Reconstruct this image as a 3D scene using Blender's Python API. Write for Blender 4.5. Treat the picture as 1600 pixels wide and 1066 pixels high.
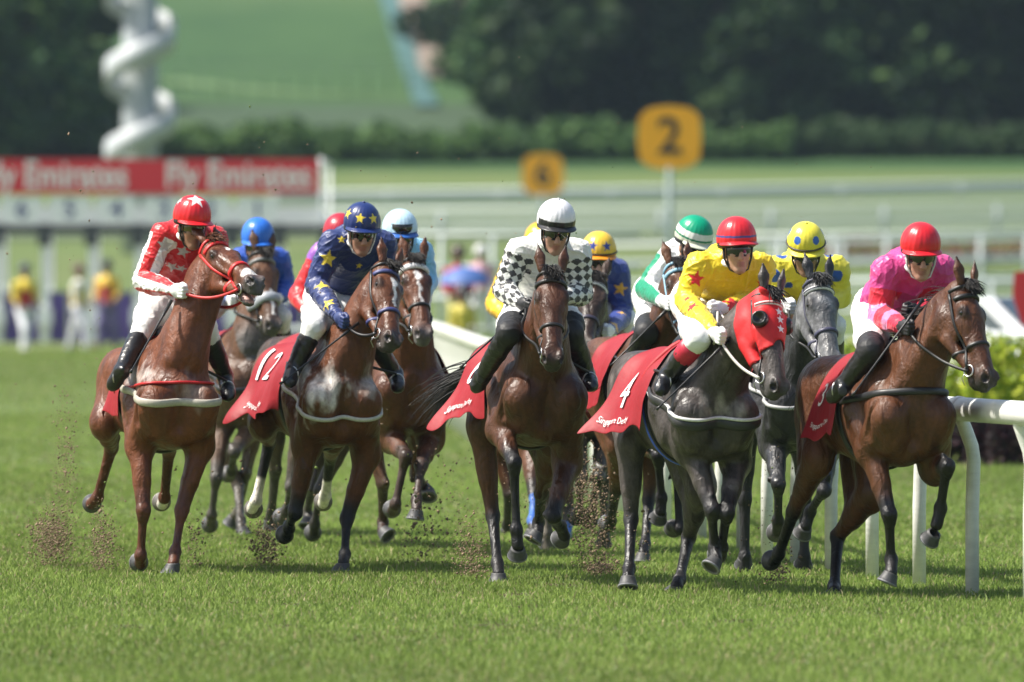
import bpy, bmesh, math, random
import numpy as np
from mathutils import Vector, Matrix, noise as mnoise

for _o in list(bpy.data.objects):
    bpy.data.objects.remove(_o, do_unlink=True)
scene = bpy.context.scene
COL = scene.collection
FPX = 17778.0          # focal length in photo pixels (400 mm on 36 mm)
HC = 2.05              # camera height
HOR = 388.0            # photo row of the horizon

# ------------------------------------------------------------------ camera
cam_d = bpy.data.cameras.new('camera')
cam = bpy.data.objects.new('camera', cam_d)
COL.objects.link(cam)
cam.location = (0, 0, HC)
cam.rotation_euler = (math.radians(90), 0, 0)
cam_d.sensor_width = 36.0
cam_d.lens = 400.0
cam_d.shift_y = -145.0 / 1600.0
cam_d.clip_start = 0.5
cam_d.clip_end = 4000.0
cam_d.dof.use_dof = True
cam_d.dof.focus_distance = 69.0
cam_d.dof.aperture_fstop = 400.0 / 118.0
scene.camera = cam

# ------------------------------------------------------------------ light
SUN_EL, SUN_AZ = math.radians(54), math.radians(-94)   # azimuth from +Y (away from camera) towards +X
world = bpy.data.worlds.new('World')
scene.world = world
world.use_nodes = True
wn = world.node_tree
sky = wn.nodes.new('ShaderNodeTexSky')
sky.sky_type = 'NISHITA'
sky.sun_disc = False
sky.sun_elevation = SUN_EL
sky.sun_rotation = SUN_AZ
sky.air_density = 1.3
sky.dust_density = 3.0
wn.nodes['Background'].inputs['Strength'].default_value = 0.10
wn.links.new(sky.outputs['Color'], wn.nodes['Background'].inputs['Color'])
sun_d = bpy.data.lights.new('sun', 'SUN')
sun_d.energy = 5.0
sun_d.angle = math.radians(2.5)
sun_d.color = (1.0, 0.95, 0.86)
sun = bpy.data.objects.new('sun', sun_d)
COL.objects.link(sun)
sdir = Vector((math.cos(SUN_EL) * math.sin(SUN_AZ), math.cos(SUN_EL) * math.cos(SUN_AZ), math.sin(SUN_EL)))
sun.rotation_euler = (-sdir).to_track_quat('-Z', 'Y').to_euler()
sun.location = (0, 70, 60)
scene.view_settings.view_transform = 'Standard'
scene.view_settings.look = 'None'
scene.view_settings.exposure = 0.68
scene.view_settings.gamma = 1.0

# ------------------------------------------------------------------ helpers
V = lambda *a: np.array(a, dtype=float)
def unit(v):
    return v / (np.linalg.norm(v) + 1e-9)
def U(px, py, Y):
    return V((px - 800) / FPX * Y, Y, HC - (py - HOR) / FPX * Y)
def ray(px, py):
    return V((px - 800) / FPX, 1.0, -(py - HOR) / FPX)
def ik(parent, px, py, L, sgn):
    """point on the pixel's sight line at bone length L from parent; sgn -1 nearer, +1 farther"""
    d = ray(px, py); o = V(0, 0, HC)
    a = d @ d; b = 2 * d @ (o - parent); c = (o - parent) @ (o - parent) - L * L
    disc = b * b - 4 * a * c
    if disc <= 0:
        return o + d * (-b / (2 * a))
    return o + d * ((-b + sgn * math.sqrt(disc)) / (2 * a))
def sstep(a, b, x):
    t = np.clip((x - a) / (b - a), 0, 1)
    return t * t * (3 - 2 * t)

# ---- signed distance field on a voxel grid
class Field:
    def __init__(s, lo, hi, h):
        s.lo = np.array(lo, float); s.h = h
        s.n = np.ceil((np.array(hi) - s.lo) / h).astype(int) + 1
        s.v = np.full(s.n, 0.3, np.float32)
        s.ax = [(s.lo[i] + h * np.arange(s.n[i])).astype(np.float32) for i in range(3)]
    def _sl(s, lo, hi, m):
        a = np.maximum(np.floor((np.array(lo) - m - s.lo) / s.h).astype(int), 0)
        b = np.minimum(np.ceil((np.array(hi) + m - s.lo) / s.h).astype(int) + 1, s.n)
        return a, b
    def _put(s, a, b, d, k, sub):
        sl = (slice(a[0], b[0]), slice(a[1], b[1]), slice(a[2], b[2]))
        cur = s.v[sl]
        if sub:
            d = -d
            hh = np.maximum(k - np.abs(cur - d), 0) / k
            s.v[sl] = np.maximum(cur, d) + hh * hh * k * 0.25
        else:
            hh = np.maximum(k - np.abs(cur - d), 0) / k
            s.v[sl] = np.minimum(cur, d) - hh * hh * k * 0.25
    def tube(s, A, B, ra, rb, w=None, q=1.0, k=0.03, sub=False, bulge=0.0):
        A = np.array(A, float); B = np.array(B, float)
        R = max(ra, rb) * max(1, q) + abs(bulge)
        a, b = s._sl(np.minimum(A, B) - R, np.maximum(A, B) + R, k + 2 * s.h)
        if np.any(b <= a): return
        x = s.ax[0][a[0]:b[0], None, None] - A[0]
        y = s.ax[1][None, a[1]:b[1], None] - A[1]
        z = s.ax[2][None, None, a[2]:b[2]] - A[2]
        D = B - A; L2 = D @ D + 1e-9
        t = np.clip((x * D[0] + y * D[1] + z * D[2]) / np.float32(L2), 0, 1)
        qx, qy, qz = x - t * D[0], y - t * D[1], z - t * D[2]
        d2 = qx * qx + qy * qy + qz * qz
        if w is not None and q != 1.0:
            qw = qx * w[0] + qy * w[1] + qz * w[2]
            d2 = d2 + (1 / q ** 2 - 1) * qw * qw
        r = ra + (rb - ra) * t
        if bulge: r = r + bulge * 4 * t * (1 - t)
        d = (np.sqrt(np.maximum(d2, 0)) - r) * min(1.0, q)
        s._put(a, b, d.astype(np.float32), k, sub)
    def chain(s, P, R, w=None, q=1.0, k=0.03, sub=False):
        for i in range(len(P) - 1):
            s.tube(P[i], P[i + 1], R[i], R[i + 1], w, q, k, sub)
    def ell(s, C, r, axes=None, k=0.03, sub=False):
        C = np.array(C, float)
        if axes is None: axes = np.eye(3)
        axes = np.array(axes)
        ext = np.sqrt(((axes * np.array(r)[:, None]) ** 2).sum(0))
        a, b = s._sl(C - ext, C + ext, k + 2 * s.h)
        if np.any(b <= a): return
        x = s.ax[0][a[0]:b[0], None, None] - C[0]
        y = s.ax[1][None, a[1]:b[1], None] - C[1]
        z = s.ax[2][None, None, a[2]:b[2]] - C[2]
        k0 = 0; k1 = 0
        for i in range(3):
            p = x * axes[i][0] + y * axes[i][1] + z * axes[i][2]
            k0 = k0 + (p / r[i]) ** 2; k1 = k1 + (p / r[i] ** 2) ** 2
        k0 = np.sqrt(k0); k1 = np.sqrt(k1) + 1e-6
        d = k0 * (k0 - 1) / k1
        s._put(a, b, d.astype(np.float32), k, sub)
    def sample(s, P):
        g = (np.atleast_2d(P) - s.lo) / s.h
        i = np.clip(np.floor(g).astype(int), 0, s.n - 2); f = np.clip(g - i, 0, 1)
        o = 0
        for dx in (0, 1):
            for dy in (0, 1):
                for dz in (0, 1):
                    wgt = (f[:, 0] if dx else 1 - f[:, 0]) * (f[:, 1] if dy else 1 - f[:, 1]) * (f[:, 2] if dz else 1 - f[:, 2])
                    o = o + wgt * s.v[i[:, 0] + dx, i[:, 1] + dy, i[:, 2] + dz]
        return o
    def hit(s, O, D, tmax=0.9, off=0.0, first=False):
        """outermost (or first) surface point along O + t D"""
        D = unit(D); t = np.arange(0, tmax, 0.006)
        val = s.sample(O + t[:, None] * D) - off
        idx = np.where((val[:-1] < 0) & (val[1:] >= 0))[0]
        if len(idx) == 0: return O + D * 0.05
        i = idx[0] if first else idx[-1]
        tt = t[i] + 0.006 * (-val[i]) / (val[i + 1] - val[i] + 1e-9)
        return O + tt * D
    def mesh(s, smooth=1):
        """surface nets"""
        v = s.v; neg = v < 0
        nx, ny, nz = s.n - 1
        cnt = np.zeros((nx, ny, nz), np.int8)
        C = [(i, j, k) for i in (0, 1) for j in (0, 1) for k in (0, 1)]
        for i, j, k in C: cnt += neg[i:i + nx, j:j + ny, k:k + nz]
        act = (cnt > 0) & (cnt < 8)
        cells = np.argwhere(act)
        vid = np.full((nx, ny, nz), -1, np.int32); vid[act] = np.arange(len(cells))
        vals = [v[cells[:, 0] + i, cells[:, 1] + j, cells[:, 2] + k] for i, j, k in C]
        acc = np.zeros((len(cells), 3)); num = np.zeros(len(cells))
        for a in range(8):
            for b in range(a + 1, 8):
                if sum(abs(C[a][m] - C[b][m]) for m in range(3)) != 1: continue
                va, vb = vals[a], vals[b]
                m = (va < 0) != (vb < 0)
                t = np.where(m, va / np.where(m, va - vb, 1), 0)
                p = np.array(C[a])[None] + t[:, None] * (np.array(C[b]) - np.array(C[a]))[None]
                acc[m] += p[m]; num[m] += 1
        P = s.lo + s.h * (cells + acc / num[:, None])
        F = []
        for ax in range(3):
            u, w = (ax + 1) % 3, (ax + 2) % 3
            sl0 = [slice(1, -1)] * 3; sl1 = [slice(1, -1)] * 3
            sl0[ax] = slice(0, -1); sl1[ax] = slice(1, None)
            a0 = neg[tuple(sl0)]; a1 = neg[tuple(sl1)]
            e = np.argwhere(a0 != a1)
            base = e + 1; base[:, ax] -= 1
            fl = a0[e[:, 0], e[:, 1], e[:, 2]]
            q = []
            for du, dw in ((-1, -1), (0, -1), (0, 0), (-1, 0)):
                c = base.copy(); c[:, u] += du; c[:, w] += dw
                q.append(vid[c[:, 0], c[:, 1], c[:, 2]])
            q = np.stack(q, 1); q[~fl] = q[~fl][:, ::-1]
            F.append(q)
        F = np.concatenate(F); F = F[(F >= 0).all(1)]
        if smooth:
            E = np.concatenate([F[:, [0, 1]], F[:, [1, 2]], F[:, [2, 3]], F[:, [3, 0]]])
            for _ in range(smooth):
                S = np.zeros_like(P); N = np.zeros(len(P))
                for c in range(3):
                    S[:, c] = np.bincount(E[:, 0], P[E[:, 1], c], len(P)) + np.bincount(E[:, 1], P[E[:, 0], c], len(P))
                N = np.bincount(E[:, 0], minlength=len(P)) + np.bincount(E[:, 1], minlength=len(P))
                P = P * 0.5 + 0.5 * S / np.maximum(N, 1)[:, None]
        return P, F

def mk(name, P, F, mat, parent=None, smooth=True, col=None, mats=None, midx=None):
    me = bpy.data.meshes.new(name)
    P = np.asarray(P, float); 
    if isinstance(F, np.ndarray) and F.ndim == 2:
        me.vertices.add(len(P)); me.vertices.foreach_set('co', P.astype(np.float32).ravel())
        n = F.shape[1]
        me.loops.add(F.size); me.loops.foreach_set('vertex_index', F.astype(np.int32).ravel())
        me.polygons.add(len(F)); me.polygons.foreach_set('loop_start', (np.arange(len(F)) * n).astype(np.int32))
        me.update(calc_edges=True); me.validate()
    else:
        me.from_pydata([tuple(p) for p in P], [], [tuple(int(i) for i in f) for f in F])
    if smooth: me.polygons.foreach_set('use_smooth', np.ones(len(me.polygons), bool))
    if col is not None:
        at = me.attributes.new('col', 'FLOAT_COLOR', 'POINT')
        c = np.ones((len(P), 4), np.float32); c[:, :3] = col
        at.data.foreach_set('color', c.ravel())
    for m in (mats or [mat]): me.materials.append(m)
    if midx is not None: me.polygons.foreach_set('material_index', np.asarray(midx, np.int32))
    o = bpy.data.objects.new(name, me); COL.objects.link(o)
    if parent is not None:
        o.parent = parent
        if parent.type == 'EMPTY':
            o.matrix_parent_inverse = Matrix.Translation(-parent.location)
    return o
def empty(name, loc, label, cat, group=None):
    o = bpy.data.objects.new(name, None); COL.objects.link(o)
    o.location = loc; o.empty_display_size = 0.1
    o['label'] = label; o['category'] = cat
    if group: o['group'] = group
    return o
def tag(o, label, cat, group=None):
    o['label'] = label; o['category'] = cat
    if group: o['group'] = group
    return o

class MB:
    """collects simple shapes into one mesh"""
    def __init__(s): s.P = []; s.F = []; s.C = []
    def add(s, P, F, col=None):
        o = len(s.P); s.P += [tuple(p) for p in P]; s.F += [tuple(int(i) + o for i in f) for f in F]
        s.C += [tuple(col) if col is not None else (1, 1, 1)] * len(P)
    def box(s, lo, hi, col=None):
        (a, b, c), (d, e, f) = lo, hi
        s.add([(a, b, c), (d, b, c), (d, e, c), (a, e, c), (a, b, f), (d, b, f), (d, e, f), (a, e, f)],
              [(0, 3, 2, 1), (4, 5, 6, 7), (0, 1, 5, 4), (1, 2, 6, 5), (2, 3, 7, 6), (3, 0, 4, 7)], col)
    def tube(s, pts, r, n=8, col=None, closed=False, flat=None, q=1.0, cap=True):
        pts = [np.array(p, float) for p in pts]; m = len(pts)
        rr = r if hasattr(r, '__len__') else [r] * m
        P = []; up = None
        for i, p in enumerate(pts):
            t = unit((pts[(i + 1) % m] if closed else pts[min(i + 1, m - 1)]) - (pts[i - 1] if closed else pts[max(i - 1, 0)]))
            if flat is not None:
                up = np.array(flat[i] if np.ndim(flat) == 2 else flat, float)
            elif up is None: up = V(0, 0, 1) if abs(t[2]) < 0.9 else V(1, 0, 0)
            a = unit(up - (up @ t) * t); b = np.cross(t, a); up = a
            for j in range(n):
                th = 2 * math.pi * j / n
                P.append(p + rr[i] * (a * math.cos(th) * q + b * math.sin(th)))
        F = []
        for i in range(m if closed else m - 1):
            for j in range(n):
                i2 = (i + 1) % m; j2 = (j + 1) % n
                F.append((i * n + j, i2 * n + j, i2 * n + j2, i * n + j2))
        if cap and not closed:
            F.append(tuple(range(n))); F.append(tuple((m - 1) * n + j for j in range(n))[::-1])
        s.add(P, F, col)
    def obj(s, name, mat, parent=None, smooth=True, usecol=False):
        return mk(name, s.P, s.F, mat, parent, smooth, np.array(s.C) if usecol else None)

# ------------------------------------------------------------------ materials
def mat(name, color=(.5, .5, .5), rough=.5, attr=False, nscale=0, namt=0, bump=0, bscale=30, spec=.5, metal=0, coat=0, sheen=0, emit=0, aniso=None, transl=0):
    m = bpy.data.materials.new(name); m.use_nodes = True
    nt = m.node_tree; b = nt.nodes['Principled BSDF']; L = nt.links
    b.inputs['Roughness'].default_value = rough
    b.inputs['Specular IOR Level'].default_value = spec
    b.inputs['Metallic'].default_value = metal
    b.inputs['Coat Weight'].default_value = coat
    b.inputs['Coat Roughness'].default_value = .25
    b.inputs['Sheen Weight'].default_value = sheen
    b.inputs['Base Color'].default_value = (*color, 1)
    src = None
    if attr:
        a = nt.nodes.new('ShaderNodeAttribute'); a.attribute_name = 'col'; src = a.outputs['Color']
    tc = nt.nodes.new('ShaderNodeTexCoord')
    vec = tc.outputs['Object']
    if aniso:
        mp = nt.nodes.new('ShaderNodeMapping'); mp.inputs['Scale'].default_value = aniso
        L.new(vec, mp.inputs['Vector']); vec = mp.outputs['Vector']
    if nscale:
        n = nt.nodes.new('ShaderNodeTexNoise'); n.inputs['Scale'].default_value = nscale; n.inputs['Detail'].default_value = 6
        n.inputs['Roughness'].default_value = .65
        L.new(vec, n.inputs['Vector'])
        mr = nt.nodes.new('ShaderNodeMapRange'); mr.inputs[1].default_value = .3; mr.inputs[2].default_value = .7
        mr.inputs[3].default_value = 1 - namt; mr.inputs[4].default_value = 1 + namt
        L.new(n.outputs['Fac'], mr.inputs[0])
        mx = nt.nodes.new('ShaderNodeVectorMath'); mx.operation = 'SCALE'
        if src is not None: L.new(src, mx.inputs[0])
        else: mx.inputs[0].default_value = color
        L.new(mr.outputs[0], mx.inputs['Scale']); src = mx.outputs[0]
    if src is not None: L.new(src, b.inputs['Base Color'])
    if bump:
        n2 = nt.nodes.new('ShaderNodeTexNoise'); n2.inputs['Scale'].default_value = bscale; n2.inputs['Detail'].default_value = 5
        L.new(vec, n2.inputs['Vector'])
        bp = nt.nodes.new('ShaderNodeBump'); bp.inputs['Strength'].default_value = bump; bp.inputs['Distance'].default_value = .02
        L.new(n2.outputs['Fac'], bp.inputs['Height']); L.new(bp.outputs['Normal'], b.inputs['Normal'])
    if emit:
        b.inputs['Emission Color'].default_value = (*color, 1); b.inputs['Emission Strength'].default_value = emit
    if transl:
        tb = nt.nodes.new('ShaderNodeBsdfTranslucent'); ms = nt.nodes.new('ShaderNodeMixShader')
        ms.inputs[0].default_value = transl
        if src is not None: L.new(src, tb.inputs['Color'])
        else: tb.inputs['Color'].default_value = (*color, 1)
        L.new(b.outputs[0], ms.inputs[1]); L.new(tb.outputs[0], ms.inputs[2])
        L.new(ms.outputs[0], nt.nodes['Material Output'].inputs['Surface'])
    return m
M = {}
M['coat'] = mat('horse_coat', rough=.42, attr=True, nscale=34, namt=.26, bump=.16, bscale=75, spec=.38, coat=.03)
def coat_detail(m):
    nt = m.node_tree; b = nt.nodes['Principled BSDF']; L = nt.links
    tc = nt.nodes.new('ShaderNodeTexCoord')
    # broad muscle relief under the fine hair
    n = nt.nodes.new('ShaderNodeTexNoise'); n.inputs['Scale'].default_value = 9; n.inputs['Detail'].default_value = 3; n.inputs['Distortion'].default_value = .8
    mp = nt.nodes.new('ShaderNodeMapping'); mp.inputs['Scale'].default_value = (1.2, 1, .55); L.new(tc.outputs['Object'], mp.inputs['Vector']); L.new(mp.outputs[0], n.inputs['Vector'])
    bp = nt.nodes.new('ShaderNodeBump'); bp.inputs['Strength'].default_value = .55; bp.inputs['Distance'].default_value = .05
    L.new(n.outputs['Fac'], bp.inputs['Height'])
    old = [l for l in L if l.to_socket == b.inputs['Normal']][0].from_node
    # raised veins
    n3 = nt.nodes.new('ShaderNodeTexNoise'); n3.inputs['Scale'].default_value = 6.5; n3.inputs['Detail'].default_value = 1; n3.inputs['Distortion'].default_value = 1.6
    L.new(tc.outputs['Object'], n3.inputs['Vector'])
    s1 = nt.nodes.new('ShaderNodeMath'); s1.operation = 'SUBTRACT'; L.new(n3.outputs['Fac'], s1.inputs[0]); s1.inputs[1].default_value = .5
    s2 = nt.nodes.new('ShaderNodeMath'); s2.operation = 'ABSOLUTE'; L.new(s1.outputs[0], s2.inputs[0])
    s3 = nt.nodes.new('ShaderNodeMapRange'); s3.inputs[1].default_value = .022; s3.inputs[2].default_value = 0; s3.inputs[3].default_value = 0; s3.inputs[4].default_value = 1
    L.new(s2.outputs[0], s3.inputs[0])
    b3 = nt.nodes.new('ShaderNodeBump'); b3.inputs['Strength'].default_value = .16; b3.inputs['Distance'].default_value = .012
    L.new(s3.outputs[0], b3.inputs['Height']); L.new(bp.outputs['Normal'], b3.inputs['Normal'])
    L.new(b3.outputs['Normal'], old.inputs['Normal'])
    # damp and dry areas of the coat
    n2 = nt.nodes.new('ShaderNodeTexNoise'); n2.inputs['Scale'].default_value = 7; n2.inputs['Detail'].default_value = 6
    m2 = nt.nodes.new('ShaderNodeMapping'); m2.inputs['Scale'].default_value = (1.6, 1.6, .32); L.new(tc.outputs['Object'], m2.inputs['Vector']); L.new(m2.outputs[0], n2.inputs['Vector'])
    mr = nt.nodes.new('ShaderNodeMapRange'); mr.inputs[1].default_value = .35; mr.inputs[2].default_value = .65; mr.inputs[3].default_value = .33; mr.inputs[4].default_value = .62
    L.new(n2.outputs['Fac'], mr.inputs[0]); L.new(mr.outputs[0], b.inputs['Roughness'])
    # sweat runs: wet hair is darker
    wt = nt.nodes.new('ShaderNodeMapRange'); wt.inputs[1].default_value = .36; wt.inputs[2].default_value = .58; wt.inputs[3].default_value = .66; wt.inputs[4].default_value = 1.1
    L.new(n2.outputs['Fac'], wt.inputs[0]); vm = nt.nodes.new('ShaderNodeVectorMath'); vm.operation = 'SCALE'
    bl = [l for l in L if l.to_socket == b.inputs['Base Color']][0].from_socket
    L.new(bl, vm.inputs[0]); L.new(wt.outputs[0], vm.inputs['Scale']); L.new(vm.outputs[0], b.inputs['Base Color'])
coat_detail(M['coat'])
M['hair'] = mat('horse_hair', rough=.5, attr=True, nscale=40, namt=.3, spec=.4)
M['hoof'] = mat('hoof_horn', rough=.55, attr=True, nscale=40, namt=.25, bump=.1, bscale=60)
M['eye'] = mat('eye_wet', (.008, .005, .004), .06, spec=.8)
M['silk'] = mat('silk_cloth', rough=.42, attr=True, nscale=60, namt=.05, bump=.14, bscale=26, spec=.45, sheen=.15)
M['white_cloth'] = mat('breeches_cloth', (.8, .8, .79), .6, attr=True, nscale=50, namt=.04, bump=.12, bscale=22)
M['skin'] = mat('skin', rough=.5, attr=True, nscale=50, namt=.08, bump=.05, bscale=60)
M['leather'] = mat('black_leather', (.012, .012, .013), .3, bump=.15, bscale=45, spec=.6, nscale=40, namt=.3)
M['strap'] = mat('tack_strap', rough=.45, attr=True, nscale=60, namt=.15)
M['cap'] = mat('cap_silk', rough=.32, attr=True, nscale=50, namt=.05, bump=.1, bscale=18, spec=.5)
M['goggle'] = mat('goggle_lens', (.01, .01, .012), .05, spec=.9)
M['cloth'] = mat('saddle_cloth', rough=.6, attr=True, nscale=45, namt=.08, bump=.15, bscale=25)
M['metal'] = mat('steel', (.6, .6, .6), .3, metal=1)
M['whip'] = mat('whip_black', (.01, .01, .01), .4)
M['paint'] = mat('white_paint', (.78, .78, .75), .35, nscale=9, namt=.06, bump=.03, bscale=30)
# ------------------------------------------------------------------ horses
def hoof_mesh(fet, toe, back, sc, name, parent, tint, flat=None):
    a = unit(toe - fet); Lc = np.linalg.norm(toe - fet)
    b = unit(back - (back @ a) * a); f = -b
    c, s_ = math.cos(math.radians(50)), math.sin(math.radians(50))
    X = c * a + s_ * f; Z = -s_ * a + c * f
    if flat is not None:
        X = unit(V(flat[0], flat[1], 0)); Z = V(0, 0, 1)
    Y = np.cross(Z, X)
    top = toe - a * .092 * sc
    bot = toe - X * .058 * sc
    n = 20; P = []; Cc = []
    rings = [(top, .034, .034, (1, 1, 1)), (top * .97 + bot * .03, .045, .046, (1.4, 1.35, 1.25)), (top * .85 + bot * .15, .047, .047, (.9, .9, .9)), (top * .4 + bot * .6, .057, .056, (1, 1, 1)),
             (bot + Z * .012 * sc, .064, .062, (.8, .8, .8)), (bot + Z * .010 * sc, .066, .064, (3.2, 3.2, 3.3)), (bot, .066, .064, (3.2, 3.2, 3.3)),
             (bot, .05, .05, (3, 3, 3)), (bot + Z * .008 * sc, .047, .047, (.5, .5, .5)), (bot + Z * .01 * sc, .001, .001, (.45, .4, .35))]
    for o, rx, ry, cc in rings:
        for j in range(n):
            th = 2 * math.pi * j / n
            P.append(o + sc * (X * rx * math.cos(th) + Y * ry * math.sin(th))); Cc.append(np.clip(np.array(tint) * cc, 0, .8))
    F = []
    for i in range(len(rings) - 1):
        for j in range(n):
            j2 = (j + 1) % n
            F.append((i * n + j, (i + 1) * n + j, (i + 1) * n + j2, i * n + j2))
    F.append(tuple(range(n))[::-1])
    # make outside-facing
    o = mk(name, P, F, M['hoof'], parent, True, np.array(Cc))
    return o

def seg_param(P, J):
    """distance and arc parameter (joint index units) to polyline J"""
    best = np.full(len(P), 9.0); par = np.zeros(len(P))
    for i in range(len(J) - 1):
        A, B = J[i], J[i + 1]; D = B - A
        t = np.clip(((P - A) @ D) / (D @ D + 1e-9), 0, 1)
        d = np.linalg.norm(P - A - t[:, None] * D, axis=1)
        m = d < best
        best[m] = d[m]; par[m] = i + t[m]
    return best, par

HORSES = {}
def build_horse(h):
    sc = h.get('sc', .96); D = h['D']; th = math.radians(h['yaw']); pt = math.radians(h.get('pitch', 3))
    f0 = V(math.sin(th), -math.cos(th), 0); l = V(math.cos(th), math.sin(th), 0); u0 = V(0, 0, 1)
    f = f0 * math.cos(pt) + u0 * math.sin(pt); u = u0 * math.cos(pt) - f0 * math.sin(pt)
    W = U(h['w'][0], h['w'][1], D)
    O = W - sc * (.35 * f + 1.58 * u)
    T = lambda x, y, z: O + sc * (x * f + y * l + z * u)
    AX = [f, l, u]
    # neck and head joints
    nb = T(.50, 0, 1.27)
    poll = ik(nb, *h['poll'][:2], h.get('neckL', .80) * sc, h['poll'][2] if len(h['poll']) > 2 else -1)
    muz = ik(poll, *h['muz'][:2], h.get('headL', .60) * sc, h['muz'][2] if len(h['muz']) > 2 else -1)
    hd = unit(muz - poll); nv = unit(nb - poll)
    hu = unit(-(nv - (nv @ hd) * hd))
    r = math.radians(h.get('hroll', 0))
    hl = np.cross(hu, hd)
    hu, hl = hu * math.cos(r) + hl * math.sin(r), hl * math.cos(r) - hu * math.sin(r)
    # hl must point to the horse's left
    if hl @ l < 0 and abs(hl @ l) > .2: pass
    hs = sc * h.get('hk', 1.10)
    Hh = lambda a, b, c: poll + hs * (a * hd + b * hl + c * hu)
    HA = [hd, hl, hu]
    legs = {}
    for nm in ('RF', 'LF', 'RH', 'LH'):
        y = -1 if nm[0] == 'R' else 1
        fore = nm[1] == 'F'
        base = T(.40, y * .19, .90) if fore else T(-.42, y * .2, .98)
        pts = h['legs'][nm]
        J = [base]
        if pts[0]: J = [U(pts[0][0], pts[0][1], base[1] + (pts[0][2] if len(pts[0]) > 2 else 0))]
        LL = ((.43, .30, .19) if fore else (.46, .38, .19))
        for i in range(3):
            p = pts[i + 1]
            if p is None: J.append(J[-1] + V(0, .0, -1) * LL[i] * sc)
            else: J.append(ik(J[-1], p[0], p[1], LL[i] * sc, p[2]))
        if J[3][2] < 0.0:
            J[3] = J[3] + V(0, 0, -J[3][2] + .002)
        legs[nm] = J
    allp = np.array([T(-1.15, 0, 1), T(.9, 0, 1), T(-.9, .35, 1.65), T(-.9, -.35, .9), T(.6, .35, 1.6), T(.6, -.35, .9), poll, muz, Hh(-.2, .2, .25), Hh(-.2, -.2, .25), Hh(.7, .1, -.1), Hh(.7, -.1, -.1)] + [j for J in legs.values() for j in J])
    vox = h.get('vox', .0105)
    F = Field(allp.min(0) - .13, allp.max(0) + .13, vox)
    S = sc
    # --- trunk
    F.ell(T(.12, 0, 1.17), (.66 * S, .275 * S, .355 * S), AX, .05)
    F.ell(T(-.32, 0, 1.19), (.46 * S, .25 * S, .29 * S), AX, .06)
    F.tube(T(.42, 0, 1.50), T(.10, 0, 1.45), .055 * S, .09 * S, l, 1.0, .09)
    F.tube(T(.10, 0, 1.40), T(-.5, 0, 1.42), .11 * S, .13 * S, l, 1.2, .06)
    for y in (-1, 1):
        F.ell(T(-.58, y * .13, 1.33), (.34 * S, .155 * S, .21 * S), AX, .05)
        F.ell(T(-.80, y * .12, 1.22), (.19 * S, .12 * S, .2 * S), AX, .05)
        # shoulder and upper arm
        sp = T(.66, y * .155, 1.10)
        el = legs[('R' if y < 0 else 'L') + 'F'][0]
        F.tube(T(.30, y * .10, 1.42), sp, .10 * S, .135 * S, l, .82, .05)
        F.tube(T(.12, y * .19, 1.28), T(.34, y * .21, 1.02), .11 * S, .12 * S, l, .6, .05)
        F.ell(T(.60, y * .115, 1.04), (.155 * S, .125 * S, .185 * S), AX, .035)       # breast muscle
        F.tube(sp, el * .75 + T(.40, y * .19, .9) * .25, .115 * S, .095 * S, None, 1, .045)
        F.tube(T(.28, y * .2, 1.15), el, .11 * S, .085 * S, None, 1, .05)               # triceps
    F.ell(T(.46, 0, .90), (.22 * S, .13 * S, .10 * S), AX, .05)
    # grooves between the muscles
    SB = lambda A, B, r, kk: F.tube(A, B, r * S, r * S, None, 1, kk, True)
    SB(T(.80, 0, 1.16), T(.74, 0, .90), .030, .05)
    for y in (-1, 1):
        SB(T(.70, y * .255, 1.20), T(.60, y * .265, .98), .016, .035)
        SB(T(.30, y * .285, 1.36), T(.50, y * .315, 1.14), .014, .035)
        SB(T(.18, y * .325, 1.18), T(.40, y * .315, .98), .016, .04)
        SB(T(-.05, y * .30, 1.02), T(.25, y * .30, .93), .012, .04)
        SB(T(-.70, y * .31, 1.30), T(-.62, y * .30, 1.02), .016, .045)
        for i in range(5):
            SB(T(-.32 + i * .085, y * .295, 1.22), T(-.22 + i * .085, y * .29, 1.05), .006, .03)
    # --- neck
    up_b = unit(u * .8 + f * .2)
    mid = nb * .5 + poll * .5 + unit(hu + u) * .02
    n0, n1 = nb * .75 + poll * .25, nb * .25 + poll * .75
    F.tube(T(.36, 0, 1.27), n0, .245 * S, .205 * S, l, .74, .06)
    ml = unit(l + hl)
    F.tube(n0, mid, .205 * S, .165 * S, l, .66, .05)
    F.tube(mid, n1 + hu * -.01, .165 * S, .132 * S, ml, .62, .05)
    F.tube(n1, poll + hd * .035 - hu * .045, .13 * S, .105 * S, hl, .66, .05)
    # windpipe / jugular ridge
    wp = unit(f - ((f @ nv) * nv))
    for y in (-1, 1):
        F.tube(nb * .85 + poll * .15 + wp * .15 * S + l * y * .055, Hh(.12, y * .05, -.13), .07 * S, .05 * S, None, 1, .05)
        F.tube(T(.60, y * .12, 1.16), mid + ml * y * .075 + wp * .03, .075 * S, .045 * S, None, 1, .05)  # brachiocephalic muscle
    # --- head
    k = .022
    E = lambda a, b, c, r, kk=k, sub=False: F.ell(Hh(a, b, c), [x * hs for x in r], HA, kk, sub)
    E(.05, 0, -.02, (.11, .082, .08)); E(.17, 0, -.005, (.15, .092, .068))
    F.tube(Hh(.16, 0, -.005), Hh(.50, 0, -.005), .072 * hs, .05 * hs, hu, .85, k)
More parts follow.
